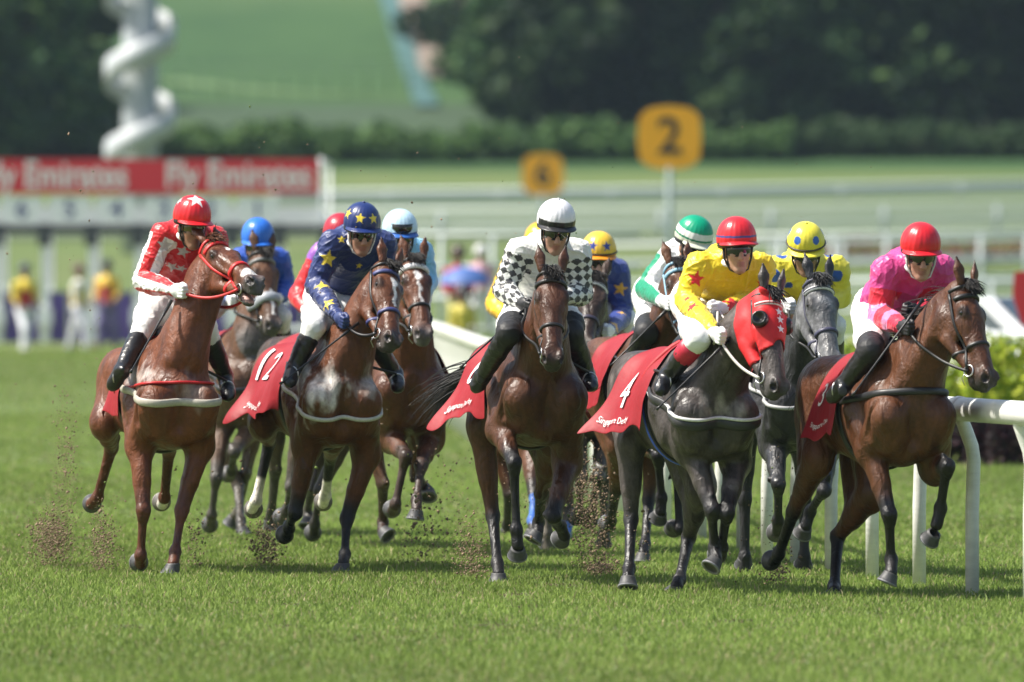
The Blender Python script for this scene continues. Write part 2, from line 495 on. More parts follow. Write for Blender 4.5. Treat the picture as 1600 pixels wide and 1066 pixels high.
    for y in (-1, 1):
        E(.17, y * .058, -.115, (.125, .032, .105), .03)
        F.tube(Hh(.25, y * .05, -.15), Hh(.46, y * .028, -.085), .04 * hs, .03 * hs, None, 1, .02)
        F.tube(Hh(.20, y * .082, -.03), Hh(.36, y * .058, -.035), .017 * hs, .010 * hs, None, 1, .02)
        E(.160, y * .080, .026, (.045, .020, .022), .02)
        E(.555, y * .042, .006, (.052, .026, .036), .014)
        # ear
        e0, e1 = Hh(-.005, y * .058, .045), Hh(-.165, y * .082, .085)
        if h.get('earback'): e1 = Hh(-.05, y * .11, -.11)
        ef = unit(hu * .8 + hd * .5 + hl * y * .35)
        if h.get('earback'): ef = unit(hl * y + hu * .3)
        em = e0 * .55 + e1 * .45
        F.tube(e0, em, .025 * hs, .033 * hs, ef, .62, .014); F.tube(em, e1, .033 * hs, .004 * hs, ef, .6, .008)
    E(.47, 0, -.045, (.13, .052, .055), .03); E(.54, 0, -.03, (.07, .054, .058)); E(.575, 0, -.055, (.045, .050, .036), .015)
    gape = h.get('gape', 0)
    E(.535 - gape * .3, 0, -.098 - gape, (.052, .036, .03), .018)
    F.tube(Hh(.42, 0, -.085 - gape * .5), Hh(.53 - gape * .3, 0, -.098 - gape), .032 * hs, .026 * hs, hl, 1.2, .02)
    if gape:
        F.tube(Hh(.60, -.05, -.085), Hh(.60, .05, -.085), .018 * hs, .018 * hs, None, 1, .008, True)
        F.ell(Hh(.56, 0, -.085), [.09 * hs, .05 * hs, .014 * hs], HA, .01, True)
    else:
        for y in (-1, 1): F.tube(Hh(.60, y * .015, -.078), Hh(.49, y * .058, -.074), .007 * hs, .006 * hs, None, 1, .008, True)
    for y in (-1, 1):
        E(.578, y * .053, .010, (.026, .022, .020), .010, True)
        E(.548, y * .060, .020, (.024, .016, .010), .010, True)
        E(.172, y * .106, .012, (.021, .014, .012), .008, True)
        e0, e1 = Hh(-.03, y * .066, .085), Hh(-.12, y * .08, .105)
        if not h.get('earback'): F.tube(e0, e1, .018 * hs, .009 * hs, None, 1, .01, True)
    # --- legs
    backs = {}
    for nm, J in legs.items():
        y = -1 if nm[0] == 'R' else 1
        a, b, c, d = J
        pa = c + unit(d - c) * .10 * S
        if nm[1] == 'F':
            fw = f
            bk = -(f - (f @ unit(c - b)) * unit(c - b)); bk = unit(bk)
            if h.get('bk', {}).get(nm): bk = unit(V(*h['bk'][nm]))
            ab = unit(b - a)
            fp = unit(f - (f @ ab) * ab)
            F.tube(a, a * .45 + b * .55, .092 * S, .064 * S, l, .88, .04)
            F.tube(a * .45 + b * .55, b, .062 * S, .047 * S, l, .95, .02)
            F.ell(a * .72 + b * .28 + fp * .035 * S, (.15 * S, .052 * S, .05 * S), [ab, unit(np.cross(ab, fp)), fp], .03)
            F.ell(b, (.045 * S, .047 * S, .062 * S), [fp, unit(np.cross(ab, fp)), ab], .015)
            F.tube(b - bk * .012 * S, b + unit(c - b) * .05 * S - bk * .012 * S, .046 * S, .038 * S, None, 1, .015)
            F.ell(b + bk * .045 * S, (.022 * S, .022 * S, .035 * S), [bk, unit(np.cross(bk, ab)), ab], .015)
            F.tube(b, c, .038 * S, .030 * S, None, 1, .015, bulge=-.006 * S)
            F.tube(b + bk * .03 * S, c + bk * .028 * S, .021 * S, .021 * S, None, 1, .012)
        else:
            ab = unit(b - a)
            bc = unit(c - b)
            ref = (b - a) - ((b - a) @ bc) * bc
            bk = unit(ref) if np.linalg.norm(ref) > .08 else unit(-f + (f @ bc) * bc)
            if h.get('bk', {}).get(nm): bk = unit(V(*h['bk'][nm]))
            cal = b + bk * .062 * S - bc * .06 * S
            hip = T(-.60, y * .14, 1.24)
            F.tube(hip, a, .20 * S, .125 * S, l, .72, .05)
            F.tube(T(-.86, y * .125, 1.18), a * .55 + b * .45 + bk * .02, .125 * S, .070 * S, l, .8, .05)
            F.tube(a, a * .4 + b * .6, .105 * S, .068 * S, l, .85, .04)
            F.tube(a * .4 + b * .6, b, .066 * S, .046 * S, l, .9, .02)
            F.ell(b, (.056 * S, .046 * S, .062 * S), [bk, unit(np.cross(bk, bc)), bc], .015)
            F.tube(b + bk * .02, cal, .036 * S, .024 * S, None, 1, .015)
            F.tube(cal, a * .5 + b * .5 + bk * .045 * S, .018 * S, .03 * S, None, 1, .015)
            F.tube(b, c, .043 * S, .033 * S, None, 1, .015, bulge=-.004 * S)
            F.tube(b + bk * .03 * S, c + bk * .028 * S, .022 * S, .021 * S, None, 1, .012)
        backs[nm] = bk
        F.ell(c + bk * .006, (.046 * S, .043 * S, .05 * S), [bk, unit(np.cross(bk, c - b)), unit(c - b)], .015)
        F.ell(c + bk * .04 * S, (.022 * S, .026 * S, .028 * S), [bk, unit(np.cross(bk, c - b)), unit(c - b)], .012)
        F.tube(c, pa, .036 * S, .039 * S, None, 1, .012)
    P, Fa = F.mesh(1)
    # --- colours
    loc = (P - O) @ np.array(AX).T / sc
    hp = (P - poll) @ np.array(HA).T / hs
    coat = np.array(h['coat']); pts_c = np.array(h['points'])
    n1_ = np.array([mnoise.noise(Vector(p * 2.2)) for p in P]) if h.get('fine', True) else np.zeros(len(P))
    c = np.repeat(coat[None], len(P), 0) * (1 + .22 * n1_)[:, None]
    if h.get('headcoat'):
        w = sstep(-.06, .10, hp[:, 0]) * (np.linalg.norm(P - poll, axis=1) < .85 * hs) * (np.abs(hp[:, 1]) < .17) * (hp[:, 2] > -.26)
        c = c * (1 - w[:, None]) + np.array(h['headcoat']) * (1 + .25 * n1_)[:, None] * w[:, None]
    if h.get('dapple'):
        dn = np.array([mnoise.noise(Vector(p * 13)) for p in P])
        c = c * (1 + .9 * sstep(.0, .4, dn) * sstep(-.1, .3, n1_ + .2))[:, None]
    # belly paler on bays
    onhead = (hp[:, 0] > -.05) & (hp[:, 0] < .7) & (np.abs(hp[:, 1]) < .16) & (np.abs(hp[:, 2]) < .26)
    allJ = {}
    for nm, J in legs.items():
        d_, t_ = seg_param(P, J); allJ[nm] = (d_, t_)
    dm = np.min([allJ[n][0] for n in allJ], 0)
    for nm in legs:
        d_, t_ = allJ[nm]
        m = (d_ < .13) & (d_ <= dm + 1e-6)
        st = .55 if nm[1] == 'F' else .72
        w = sstep(st, st + .35, t_) * m * h.get('ptw', 1)
        c = c * (1 - w[:, None]) + pts_c * w[:, None]
        if nm in h.get('socks', {}):
            s0 = h['socks'][nm]
            w = sstep(s0, s0 + .08, t_ + .12 * n1_) * m
            c = c * (1 - w[:, None]) + np.array((.74, .70, .62)) * w[:, None]
        if nm in h.get('bandage', {}):
            w = ((t_ > 1.2) & (t_ < 2.25) & m).astype(float)
            c = c * (1 - w[:, None]) + np.array(h['bandage'][nm]) * w[:, None]
    # muzzle, eyes, ears
    w = sstep(.44, .60, hp[:, 0] + .05 * n1_ - .35 * np.clip(hp[:, 2], -.1, .1)) * onhead
    c = c * (1 - w[:, None]) + np.array(h.get('muzzle', (.035, .030, .028))) * w[:, None]
    if 'hoodface' in h:
        pass
    de = np.minimum(np.linalg.norm(hp - V(.17, .09, .02), axis=1), np.linalg.norm(hp - V(.17, -.09, .02), axis=1))
    w = (1 - sstep(.024, .05, de)) * .75
    c = c * (1 - w[:, None]) + np.array((.012, .009, .008)) * w[:, None]
    dn_ = np.minimum(np.linalg.norm(hp - V(.57, .050, .008), axis=1), np.linalg.norm(hp - V(.57, -.050, .008), axis=1))
    w = 1 - sstep(.018, .028, dn_)
    c = c * (1 - w[:, None]) + np.array((.012, .008, .008)) * w[:, None]
    w = sstep(-.09, -.15, hp[:, 0]) * (np.abs(hp[:, 1]) < .14) * (hp[:, 2] > .0) * (np.linalg.norm(P - poll, axis=1) < .25) * .7
    c = c * (1 - w[:, None]) + np.array((.012, .009, .008)) * w[:, None]
    front = onhead & (hp[:, 2] > .02)
    mk_ = h.get('mark')
    if mk_:
        wob = .006 * np.sin(hp[:, 0] * 70) + .008 * n1_
        x, a = hp[:, 1] + wob - mk_.get('off', 0), hp[:, 0]
        w = np.zeros(len(P))
        if 'star' in mk_:
            a0, ra, rb = mk_['star']
            w = np.maximum(w, 1 - sstep(.85, 1.1, np.sqrt(((a - a0) / ra) ** 2 + (x / rb) ** 2)))
        if 'stripe' in mk_:
            a0, a1, wd = mk_['stripe']
            w = np.maximum(w, ((a > a0) & (a < a1)) * (1 - sstep(wd * .8, wd * 1.2, np.abs(x))))
        w = w * front
        if 'snip' in mk_:
            a0, ra, rb = mk_['snip']
            w = np.maximum(w, (1 - sstep(.85, 1.1, np.sqrt(((a - a0) / ra) ** 2 + (x / rb) ** 2))) * onhead * (hp[:, 2] > .0))
        c = c * (1 - w[:, None]) + np.array((.78, .74, .70)) * w[:, None]
    if h.get('gape'):
        w = onhead * (np.abs(hp[:, 2] + .085 + .02) < .022) * (hp[:, 0] > .5) * 1.
        c = c * (1 - w[:, None]) + np.array((.45, .25, .22)) * w[:, None]
    for (bx, by, br, amt) in h.get('foam', []):      # dried sweat lather: blotches round a photo spot on the coat
        px = 800 + P[:, 0] / P[:, 1] * FPX; py = HOR + (HC - P[:, 2]) / P[:, 1] * FPX
        near = (P[:, 1] < D + .1)
        dd = np.hypot((px - bx), (py - by) * .8) / br
        nz = np.array([mnoise.fractal(Vector((p[0] * 14, p[1] * 14, p[2] * 6)), 1.0, 2.0, 4) if q < 1.4 else 0 for p, q in zip(P, dd)])
        w = np.clip((1.15 - dd) * 1.3 + nz * 1.1 - .3, 0, 1) * near * amt
        c = c * (1 - w[:, None]) + np.array((.62, .57, .53)) * w[:, None]
    if h.get('dust'):
        w = np.clip(sstep(1.4, .5, loc[:, 2]) * h['dust'] * (1 + n1_), 0, .8)
        c = c * (1 - w[:, None]) + np.array((.17, .15, .12)) * w[:, None]
    root = empty('horse', Vector((O[0] + 0, O[1], 0)), h['label'], 'horse', 'horses racing')
    body = mk('body', P, Fa, M['coat'], root, True, np.clip(c, 0.004, .85))
    for nm, J in legs.items():
        hk = (.10, .09, .08) if nm in h.get('socks', {}) else (.055, .055, .058)
        gr = J[3][2] < .03 and nm in h.get('flat', ())
        hoof_mesh(J[2], J[3], backs[nm], sc, 'hoof', root, hk, f0 if gr else None)
    for y in (-1, 1):
        cc = Hh(.172, y * .084, .012)
        n = 10; Pq = []; Fq = []
        for i in range(n + 1):
            for j in range(2 * n):
                a1, a2 = math.pi * i / n, math.pi * j / n
                Pq.append(cc + .0175 * hs * V(math.sin(a1) * math.cos(a2), math.sin(a1) * math.sin(a2), math.cos(a1)))
        for i in range(n):
            for j in range(2 * n):
                j2 = (j + 1) % (2 * n)
                Fq.append((i * 2 * n + j, (i + 1) * 2 * n + j, (i + 1) * 2 * n + j2, i * 2 * n + j2))
        if not h.get('hood'): mk('eye', Pq, Fq, M['eye'], root)
    # --- mane
    rng = random.Random(h.get('seed', 1))
    mb = MB()
    crest = []
    for i in range(30):
        t = i / 29
        q = poll * (1 - t) + (nb * .8 + T(.4, 0, 1.4) * .2) * t
        upv = unit((hu * (1 - t) + u * t) - 0 * f) if t < 1 else u
        back_d = unit(-(wp) * .7 + upv * .3)
        crest.append(F.hit(q, back_d, .45))
    mc = np.array(h.get('mane', (.012, .01, .009)))
    def strand(p, d0, L, r, col, droop=.25):
        pts = []; q = np.array(p, float); d = unit(d0)
        nseg = 5
        for i in range(nseg + 1):
            pts.append(q.copy()); q = q + d * L / nseg
            d = unit(d + V(rng.gauss(0, .12), rng.gauss(0, .12), rng.gauss(0, .1) - droop / nseg))
        mb.tube(pts, [r, r, r * .9, r * .75, r * .5, r * .15], 4, col, cap=False)
    locks = [(rng.uniform(-.25, .25), rng.uniform(-.2, .3), rng.uniform(.7, 1.25)) for _ in range(26)]
    for i in range(h.get('nmane', 620)):
        t = rng.random(); g = t * 28.99; k0 = int(g); fr = g - k0
        p = crest[k0] * (1 - fr) + crest[k0 + 1] * fr
        side = h.get('maneside', 1)
        la, lb, ll = locks[int(t * 25.99)]
        dd = unit(-f * (.75 + la) + u * (.12 + lb * .5) + l * side * (.35 + lb) + V(rng.gauss(0, .09), rng.gauss(0, .09), rng.gauss(0, .09)))
        strand(p + l * rng.uniform(-.018, .018) - u * .012, dd, rng.uniform(.08, .15) * ll * h.get('manel', 1), rng.uniform(.002, .0042), mc * rng.uniform(.6, 1.7), 1.1)
    mb.obj('mane', M['hair'], root, True, True); mb = MB()
    fk = h.get('forelock', (.5, .5, 0)); nf = h.get('nfore', 150)
    for i in range(nf):
        p = Hh(rng.uniform(-.035, .02), rng.uniform(-.04, .04), .058)
        dd = unit(hu * (fk[0] + rng.gauss(0, .12)) + hd * (fk[1] + rng.gauss(0, .15)) + hl * (fk[2] + rng.gauss(0, .28)))
        strand(p, dd, rng.uniform(.05, .11), rng.uniform(.002, .004), mc * rng.uniform(.6, 1.6), .9)
    mb.obj('forelock', M['hair'], root, True, True)
    # --- tail
    tb = MB(); th0 = T(-.98, 0, 1.40)
    tdir = unit(-f * .8 + u * .05 + l * h.get('tailside', .1) + V(0, 0, h.get('tailup', 0)))
    for i in range(h.get('ntail', 200)):
        p = th0 + V(rng.uniform(-.03, .03), rng.uniform(-.03, .03), rng.uniform(-.03, .03))
        pts = []; q = p; d = unit(tdir + V(rng.gauss(0, .10), rng.gauss(0, .10), rng.gauss(0, .10)))
        L = rng.uniform(.55, .85) * h.get('taill', .8)
        for j in range(8):
            pts.append(q); q = q + d * L / 7; d = unit(d + V(rng.gauss(0, .08), rng.gauss(0, .08), -.14 + rng.gauss(0, .06)))
        r = rng.uniform(.0025, .005)
        tb.tube(pts, [r, r, r, r * .9, r * .8, r * .6, r * .4, r * .1], 4, mc * rng.uniform(.6, 1.8), cap=False)
    tb.tube([T(-.88, 0, 1.42), th0, th0 + tdir * .22], [.05, .035, .012], 8, mc)
    tb.obj('tail', M['hair'], root, True, True)
    G = dict(h=h, F=F, T=T, O=O, AX=AX, f=f, l=l, u=u, f0=f0, Hh=Hh, HA=HA, hs=hs, sc=sc, root=root, legs=legs, poll=poll, muz=muz, nb=nb, P=P, Fa=Fa, hp=hp, hd=hd, hl=hl, hu=hu, wp=wp, D=D, body=body)
    HORSES[h['id']] = G
    tack(G)
    return G

def ribbon(mb, pts, nrm, w, t, col):
    """flat strap lying on a surface: width w, thickness t"""
    pts = [np.array(p, float) for p in pts]
    mb.tube(pts, w / 2, 8, col, flat=np.array(nrm), q=t / w * 2)

def tack(G):
    h, F, Hh, hs, root = G['h'], G['F'], G['Hh'], G['hs'], G['root']
    hd, hl, hu, T, l, f, u = G['hd'], G['hl'], G['hu'], G['T'], G['l'], G['f'], G['u']
    bc = h.get('bridle', (.012, .012, .013)); nbc = h.get('noseband', bc); brc = h.get('browband', bc)
    cc = -.04
    def ringpts(a, ph0, ph1, n, a1=None, c0=cc):
        pts, nr = [], []
        for i in range(n):
            t = i / (n - 1); ph = math.radians(ph0 + (ph1 - ph0) * t)
            aa = a if a1 is None else a + (a1 - a) * t
            d = hu * math.cos(ph) + hl * math.sin(ph)
            o = Hh(aa, 0, c0)
            p = F.hit(o, d, .2)
            pts.append(p + d * .005); nr.append(d)
        return pts, nr
    sm = lambda P: [P[0]] + [(P[i - 1] + 2 * P[i] + P[i + 1]) / 4 for i in range(1, len(P) - 1)] + [P[-1]]
    br = bpy.data.objects.new('bridle', None); 
    mb = MB()
    # cheek pieces both sides, crown strap, throat lash
    for y in (-1, 1):
        pts, nr = [], []
        for i in range(12):
            a = .03 + (.47 - .03) * i / 11
            ph = math.radians(88 + 10 * i / 11) * y
            d = hu * math.cos(ph) + hl * math.sin(ph)
            pts.append(F.hit(Hh(a, 0, -.04 - .03 * i / 11), d, .2) + d * .006); nr.append(d)
        ribbon(mb, sm(pts), nr, .02 * h.get('strapw', 1), .006, bc)
    p, n = ringpts(.015, -88, 88, 16); ribbon(mb, sm(p), n, .022, .006, bc)
    bridle = mb.obj('bridle', M['strap'], root, True, True)
    mb = MB(); p, n = ringpts(.075, -80, 80, 20, None, -.03); ribbon(mb, sm(p), n, .03 * h.get('browk', 1), .010 * h.get('browk', 1), brc); 
    if h.get('brow2'):
        p2, n2 = ringpts(.075, -78, 78, 20, None, -.03); ribbon(mb, [q + d * .005 for q, d in zip(sm(p2), n2)], n2, .011, .008, h['brow2'])
    mb.obj('browband', M['strap'], bridle, True, True)
    if h.get('nose', True):
        mb = MB(); p, n = ringpts(.36, -180, 176, 34, None, -.06); ribbon(mb, sm(p), n, .024 * h.get('nosek', 1), .007 * h.get('nosek', 1), nbc)
        mb.obj('noseband', M['strap'], bridle, True, True)
    # bit rings
    bits = []
    for y in (-1, 1):
        mb = MB()
        d = hl * y
        b = F.hit(Hh(.485, 0, -.075), d, .2) + d * .008
        bits.append(b)
        ring = [b + .033 * (hd * math.cos(a) + hu * math.sin(a)) for a in np.linspace(0, 2 * math.pi, 18, endpoint=False)]
        mb.tube(ring, .0045, 6, None, closed=True)
        # lug under chin
        mb.tube([b - hu * .03, b - hu * .06 + hd * .02, b - hu * .075 + hd * .05 - d * .03], .003, 5)
        mb.obj('bit_ring', M['metal'], bridle)
    G['bits'] = bits
    if h.get('cheeks'):   # sheepskin / blinker cups
        pass
    # hood: a shell over the face
    if h.get('hood'):
        hp, P, Fa = G['hp'], G['P'], G['Fa']
        dE = np.minimum(np.linalg.norm(hp - V(.175, .09, .01), axis=1), np.linalg.norm(hp - V(.175, -.09, .01), axis=1))
        zc = -.20 - .0 * hp[:, 0]
        inz = (hp[:, 0] > -.03) & (hp[:, 0] < .345 + .05 * sstep(.0, -.1, hp[:, 2]) - .05 * (np.abs(hp[:, 1]) < .03)) & (hp[:, 2] > -.19) & (hp[:, 2] < .11) & (np.abs(hp[:, 1]) < .14) & (dE > .036)
        earm = (hp[:, 0] < .005) & (hp[:, 2] > .06)
        inz &= ~earm
        fm = inz[Fa].all(1); Fh = Fa[fm]
        used, inv = np.unique(Fh, return_inverse=True)
        me = G['body'].data; nr = np.zeros(len(me.vertices) * 3); me.vertices.foreach_get('normal', nr); nr = nr.reshape(-1, 3)
        Q = P[used] + nr[used] * .009
        colr = np.repeat(np.array(h['hood'])[None], len(used), 0)
        qf = inv.reshape(-1, 4); ec = {}
        for q4 in qf:
            for i in range(4):
                e_ = tuple(sorted((int(q4[i]), int(q4[(i + 1) % 4])))); ec[e_] = ec.get(e_, 0) + 1
        nbm = {}
        for (a_, b_), n_ in ec.items():
            if n_ == 1: nbm.setdefault(a_, []).append(b_); nbm.setdefault(b_, []).append(a_)
        for _ in range(14):
            Q2 = Q.copy()
            for v_, ns in nbm.items():
                if len(ns) == 2: Q2[v_] = Q[v_] * .4 + (Q[ns[0]] + Q[ns[1]]) * .3
            Q = Q2
        hood = mk('hood', Q, inv.reshape(-1, 4), M['cloth'], root, True, colr)
        sol = hood.modifiers.new('thick', 'SOLIDIFY'); sol.thickness = .004
        # white piping band and stars
        mb = MB()
        for k_, a in enumerate((.125, .175, .225)):
            pass
        mbs = MB()
        for a, o_ in ((.13, .004), (.18, .003), (.235, .002)):
            c0 = F.hit(Hh(a, 0, -.04), hu, .2) + hu * .016
            st = star2(5, .027, .0115)
            mbs.add([c0 + hd * (-x[1]) * hs + hl * x[0] * hs for x in st] + [c0], [(i, (i + 1) % 10, 10) for i in range(10)])
        o = mbs.obj('star_patch', mat('white_patch', (.8, .8, .8), .6), hood, False)
        # eye cups
        for y in (-1, 1):
            d = unit(hl * y * .75 + hu * .55); c0 = Hh(.175, y * .088, .012)
            e1 = unit(np.cross(d, hd)); e2 = hd
            Pc, Fc = [], []
            n = 20
            for i, (r_, z_) in enumerate(((.05, -.006), (.053, .014), (.050, .034), (.040, .05), (.034, .046), (.02, .03), (.001, .022))):
                for j in range(n):
                    a_ = 2 * math.pi * j / n
                    Pc.append(c0 + d * z_ + (e1 * math.cos(a_) + e2 * math.sin(a_)) * r_ + (-hd * .02 * max(0, z_) * 10 * 0))
            for i in range(6):
                for j in range(n):
                    Fc.append((i * n + j, i * n + (j + 1) % n, (i + 1) * n + (j + 1) % n, (i + 1) * n + j))
            mk('eye_cup', Pc, Fc, M['leather'], hood)
    # breast strap / girth / cloth
    if h.get('breast'):
        bt, wd, colr = h['breast']
        for (drop, wd, colr) in ([(bt, wd, colr)] + h.get('breast2', [])):
            mb = MB()
            Oc = T(.30, 0, 1.22); e2 = unit(f * 1.0 - u * drop)
            pts, nr = [], []
            for i in range(90):
                ph = math.radians(-20 + 220 * i / 89)
                d = l * math.cos(ph) + e2 * math.sin(ph)
                pts.append(F.hit(Oc, d, .8) + d * .006); nr.append(d)
            pts = sm(sm(sm(pts)))
            for i in range(len(pts)):
                for _ in range(12):
                    if F.sample(pts[i])[0] >= .007: break
                    pts[i] = pts[i] + nr[i] * .003
            ribbon(mb, sm(pts), nr, wd * .85, .012, colr)
            mb.obj('breast_girth', M['strap'], root, True, True)
    if h.get('girth', True):
        mb = MB(); pts, nr = [], []
        for i in range(40):
            ph = math.radians(-200 + 220 * i / 39)
            d = l * math.cos(ph) + u * math.sin(ph)
            pts.append(F.hit(T(.10, 0, 1.17), d, .7) + d * .006); nr.append(d)
        ribbon(mb, sm(pts), nr, .07, .012, h.get('girthc', (.02, .02, .022)))
        if h.get('girthline'):
            ribbon(mb, [q + d * .006 for q, d in zip(sm(pts), nr)], nr, .038, .010, h['girthline'])
        mb.obj('girth', M['strap'], root, True, True)
    # saddle cloth
    if h.get('cloth', True):
        cl = h.get('clothc', (.27, .003, .010)); x0, x1 = h.get('clothx', (-.34, .22)); zlow = h.get('clothz', .98)
        NU, NV = 26, 41
        grid = np.zeros((NU, NV, 3)); rr = random.Random(h['seed'] + 5)
        ph_ = [rr.uniform(0, 6) for _ in range(6)]
        for i in range(NU):
            x = x0 + (x1 - x0) * i / (NU - 1)
            for j in range(NV):
                v = -1 + 2 * j / (NV - 1); sgn = -1 if v < 0 else 1
                # arc from spine down each side, then hanging
                phi = math.radians(90 - abs(v) * h.get('arc', 118))
                d = l * sgn * math.cos(phi) + u * math.sin(phi)
                p = F.hit(T(x, 0, 1.20), d, .6)
                p = p + d * .016
                grid[i, j] = p
            # hang: lower edge straight down from widest point
            for sgn, rngj in ((-1, range(NV // 2, -1, -1)), (1, range(NV // 2, NV))):
                best = 0; jj = list(rngj)
                for j in jj:
                    q = (grid[i, j] - T(0, 0, 0)) @ l * sgn
                    fr = abs(j - NV // 2) / (NV // 2)
                    best = max(best, q)
                    grid[i, j] += l * sgn * (best - q)
                    wv = fr ** 2.5 * (.012 * math.sin(x * 15 + ph_[0]) + .006 * math.sin(x * 33 + ph_[1])) + fr ** 3 * .022 * h.get('flap', 1) * (1 + math.sin(x * 8 + ph_[2])) + h.get('flare', .05) * fr ** 2.2 * (1 - (x - x0) / (x1 - x0))
                    grid[i, j] += l * sgn * wv + u * fr ** 4 * (.022 * math.sin(x * 12 + ph_[3] + sgn) + .012 * math.sin(x * 27 + ph_[4])) - f * fr ** 3 * .05 * h.get('sweep', 1)
        # redistribute v so that it reaches zlow along the side
        P = grid.reshape(-1, 3)
        Fq = [(i * NV + j, (i + 1) * NV + j, (i + 1) * NV + j + 1, i * NV + j + 1) for i in range(NU - 1) for j in range(NV - 1)]
        colr = np.repeat(np.array(cl)[None], len(P), 0)
        clo = mk('saddle_cloth', P, Fq, M['cloth'], root, True, colr)
        so = clo.modifiers.new('thick', 'SOLIDIFY'); so.thickness = .005; so.offset = 0
        su = clo.modifiers.new('sub', 'SUBSURF'); su.levels = 1; su.render_levels = 2
        G['cgrid'] = grid; G['clo'] = clo
        # wrap writing on the cloth
        def wrap(verts, side, uu, vv, su_, off=.013):
            out = []
            for (x, y) in verts:
                gu = np.clip(uu + x * su_ / ((x1 - x0)), 0, 1) * (NU - 1)
                gv = vv - y * su_ / .62
                gj = np.clip((NV // 2) * (1 + side * gv), 0, NV - 1.001)
                i0 = min(int(gu), NU - 2); j0 = int(gj); a, b = gu - i0, gj - j0
                q = (grid[i0, j0] * (1 - a) * (1 - b) + grid[i0 + 1, j0] * a * (1 - b) + grid[i0, j0 + 1] * (1 - a) * b + grid[i0 + 1, j0 + 1] * a * b)
                nn = unit(np.cross(grid[i0 + 1, j0] - grid[i0, j0], grid[i0, j0 + 1] - grid[i0, j0]))
                if nn @ (l * side) < 0 and abs(nn @ l) > .1: nn = -nn
                if nn @ u < 0 and abs(nn @ l) <= .1: nn = -nn
                out.append(q + nn * off)
            return out
        G['wrap'] = wrap
        for (txt, size, uu, vv, colr) in h.get('writing', []):
            vs, fs = text2d(txt)
            vs = [(x * size, y * size) for x, y in vs]
            for side in (-1, 1):
                # reading direction: on the right side of the horse (side -1) the text runs tail -> head
                vv2 = [(x if side < 0 else -x, y) for x, y in vs]
                mk('lettering', wrap(vv2, side, uu, vv, 1.0), fs, M['letter'], clo, False)
    # saddle: small racing saddle
    sd = h.get('saddle', (.012, .012, .013))
    S_ = Field(np.min([T(-.4, -.35, 1.2), T(.4, .35, 1.75), T(-.4, .35, 1.2), T(.4, -.35, 1.75)], 0) - .1, np.max([T(-.4, -.35, 1.2), T(.4, .35, 1.75), T(-.4, .35, 1.2), T(.4, -.35, 1.75)], 0) + .1, .014)
    top = F.hit(T(.05, 0, 1.2), u, .6)
    S_.tube(top + f * .13 + u * .012, top - f * .02 + u * .005, .04, .04, l, 1.5, .02)
    S_.ell(top + f * .14 + u * .03, (.04, .06, .04), G['AX'], .03)
    for y in (-1, 1):
        p = F.hit(T(.1, 0, 1.2), unit(l * y + u * .5), .6)
        S_.tube(top + f * .03, top * .5 + p * .5 + l * y * .01, .07, .07, l, .5, .04)
    P, Fq = S_.mesh(1); mk('saddle', P, Fq, M['leather'], root)
    if h.get('roll'):
        # rolled edge of a pad in front of the saddle
        for (xo, rad, colr, nm) in h['roll']:
            mb = MB(); pts = []
            for i in range(26):
                ph = math.radians(0 + 180 * i / 25)
                d = l * math.cos(ph) + u * math.sin(ph)
                xx = xo - .13 * abs(math.cos(ph)) ** 1.5
                pts.append(F.hit(T(xx, 0, 1.2), d, .6) + d * rad * .8)
            mb.tube(sm(pts), rad, 10, colr)
            mb.obj('saddle_pad', M['cloth'], root, True, True)

def star2(n, ro, ri, rot=0):
    return [((ro if i % 2 == 0 else ri) * math.sin(math.pi * i / n + rot), (ro if i % 2 == 0 else ri) * math.cos(math.pi * i / n + rot)) for i in range(2 * n)]
M['letter'] = mat('white_lettering', (.8, .8, .8), .6)
_tc = {}
def text2d(txt, bold=0.0, ls=1.0):
    key = (txt, bold, ls)
    if key in _tc: return _tc[key]
    cu = bpy.data.curves.new('t', 'FONT'); cu.body = txt; cu.size = 1.0; cu.align_x = 'CENTER'; cu.align_y = 'CENTER'
    cu.resolution_u = 3; cu.offset = bold; cu.space_character = ls
    ob = bpy.data.objects.new('t', cu); COL.objects.link(ob)
    dg = bpy.context.evaluated_depsgraph_get()
    me = bpy.data.meshes.new_from_object(ob.evaluated_get(dg))
    bm = bmesh.new(); bm.from_mesh(me)
    bmesh.ops.triangulate(bm, faces=bm.faces[:])
    for _ in range(4):
        le = [e for e in bm.edges if e.calc_length() > .11]
        if not le: break
        bmesh.ops.subdivide_edges(bm, edges=le, cuts=1); bmesh.ops.triangulate(bm, faces=bm.faces[:])
    bm.to_mesh(me); bm.free()
    vs = [(v.co.x, v.co.y) for v in me.vertices]; fs = [tuple(p.vertices) for p in me.polygons]
    bpy.data.objects.remove(ob); bpy.data.meshes.remove(me); bpy.data.curves.remove(cu)
    _tc[key] = (vs, fs)
    return vs, fs
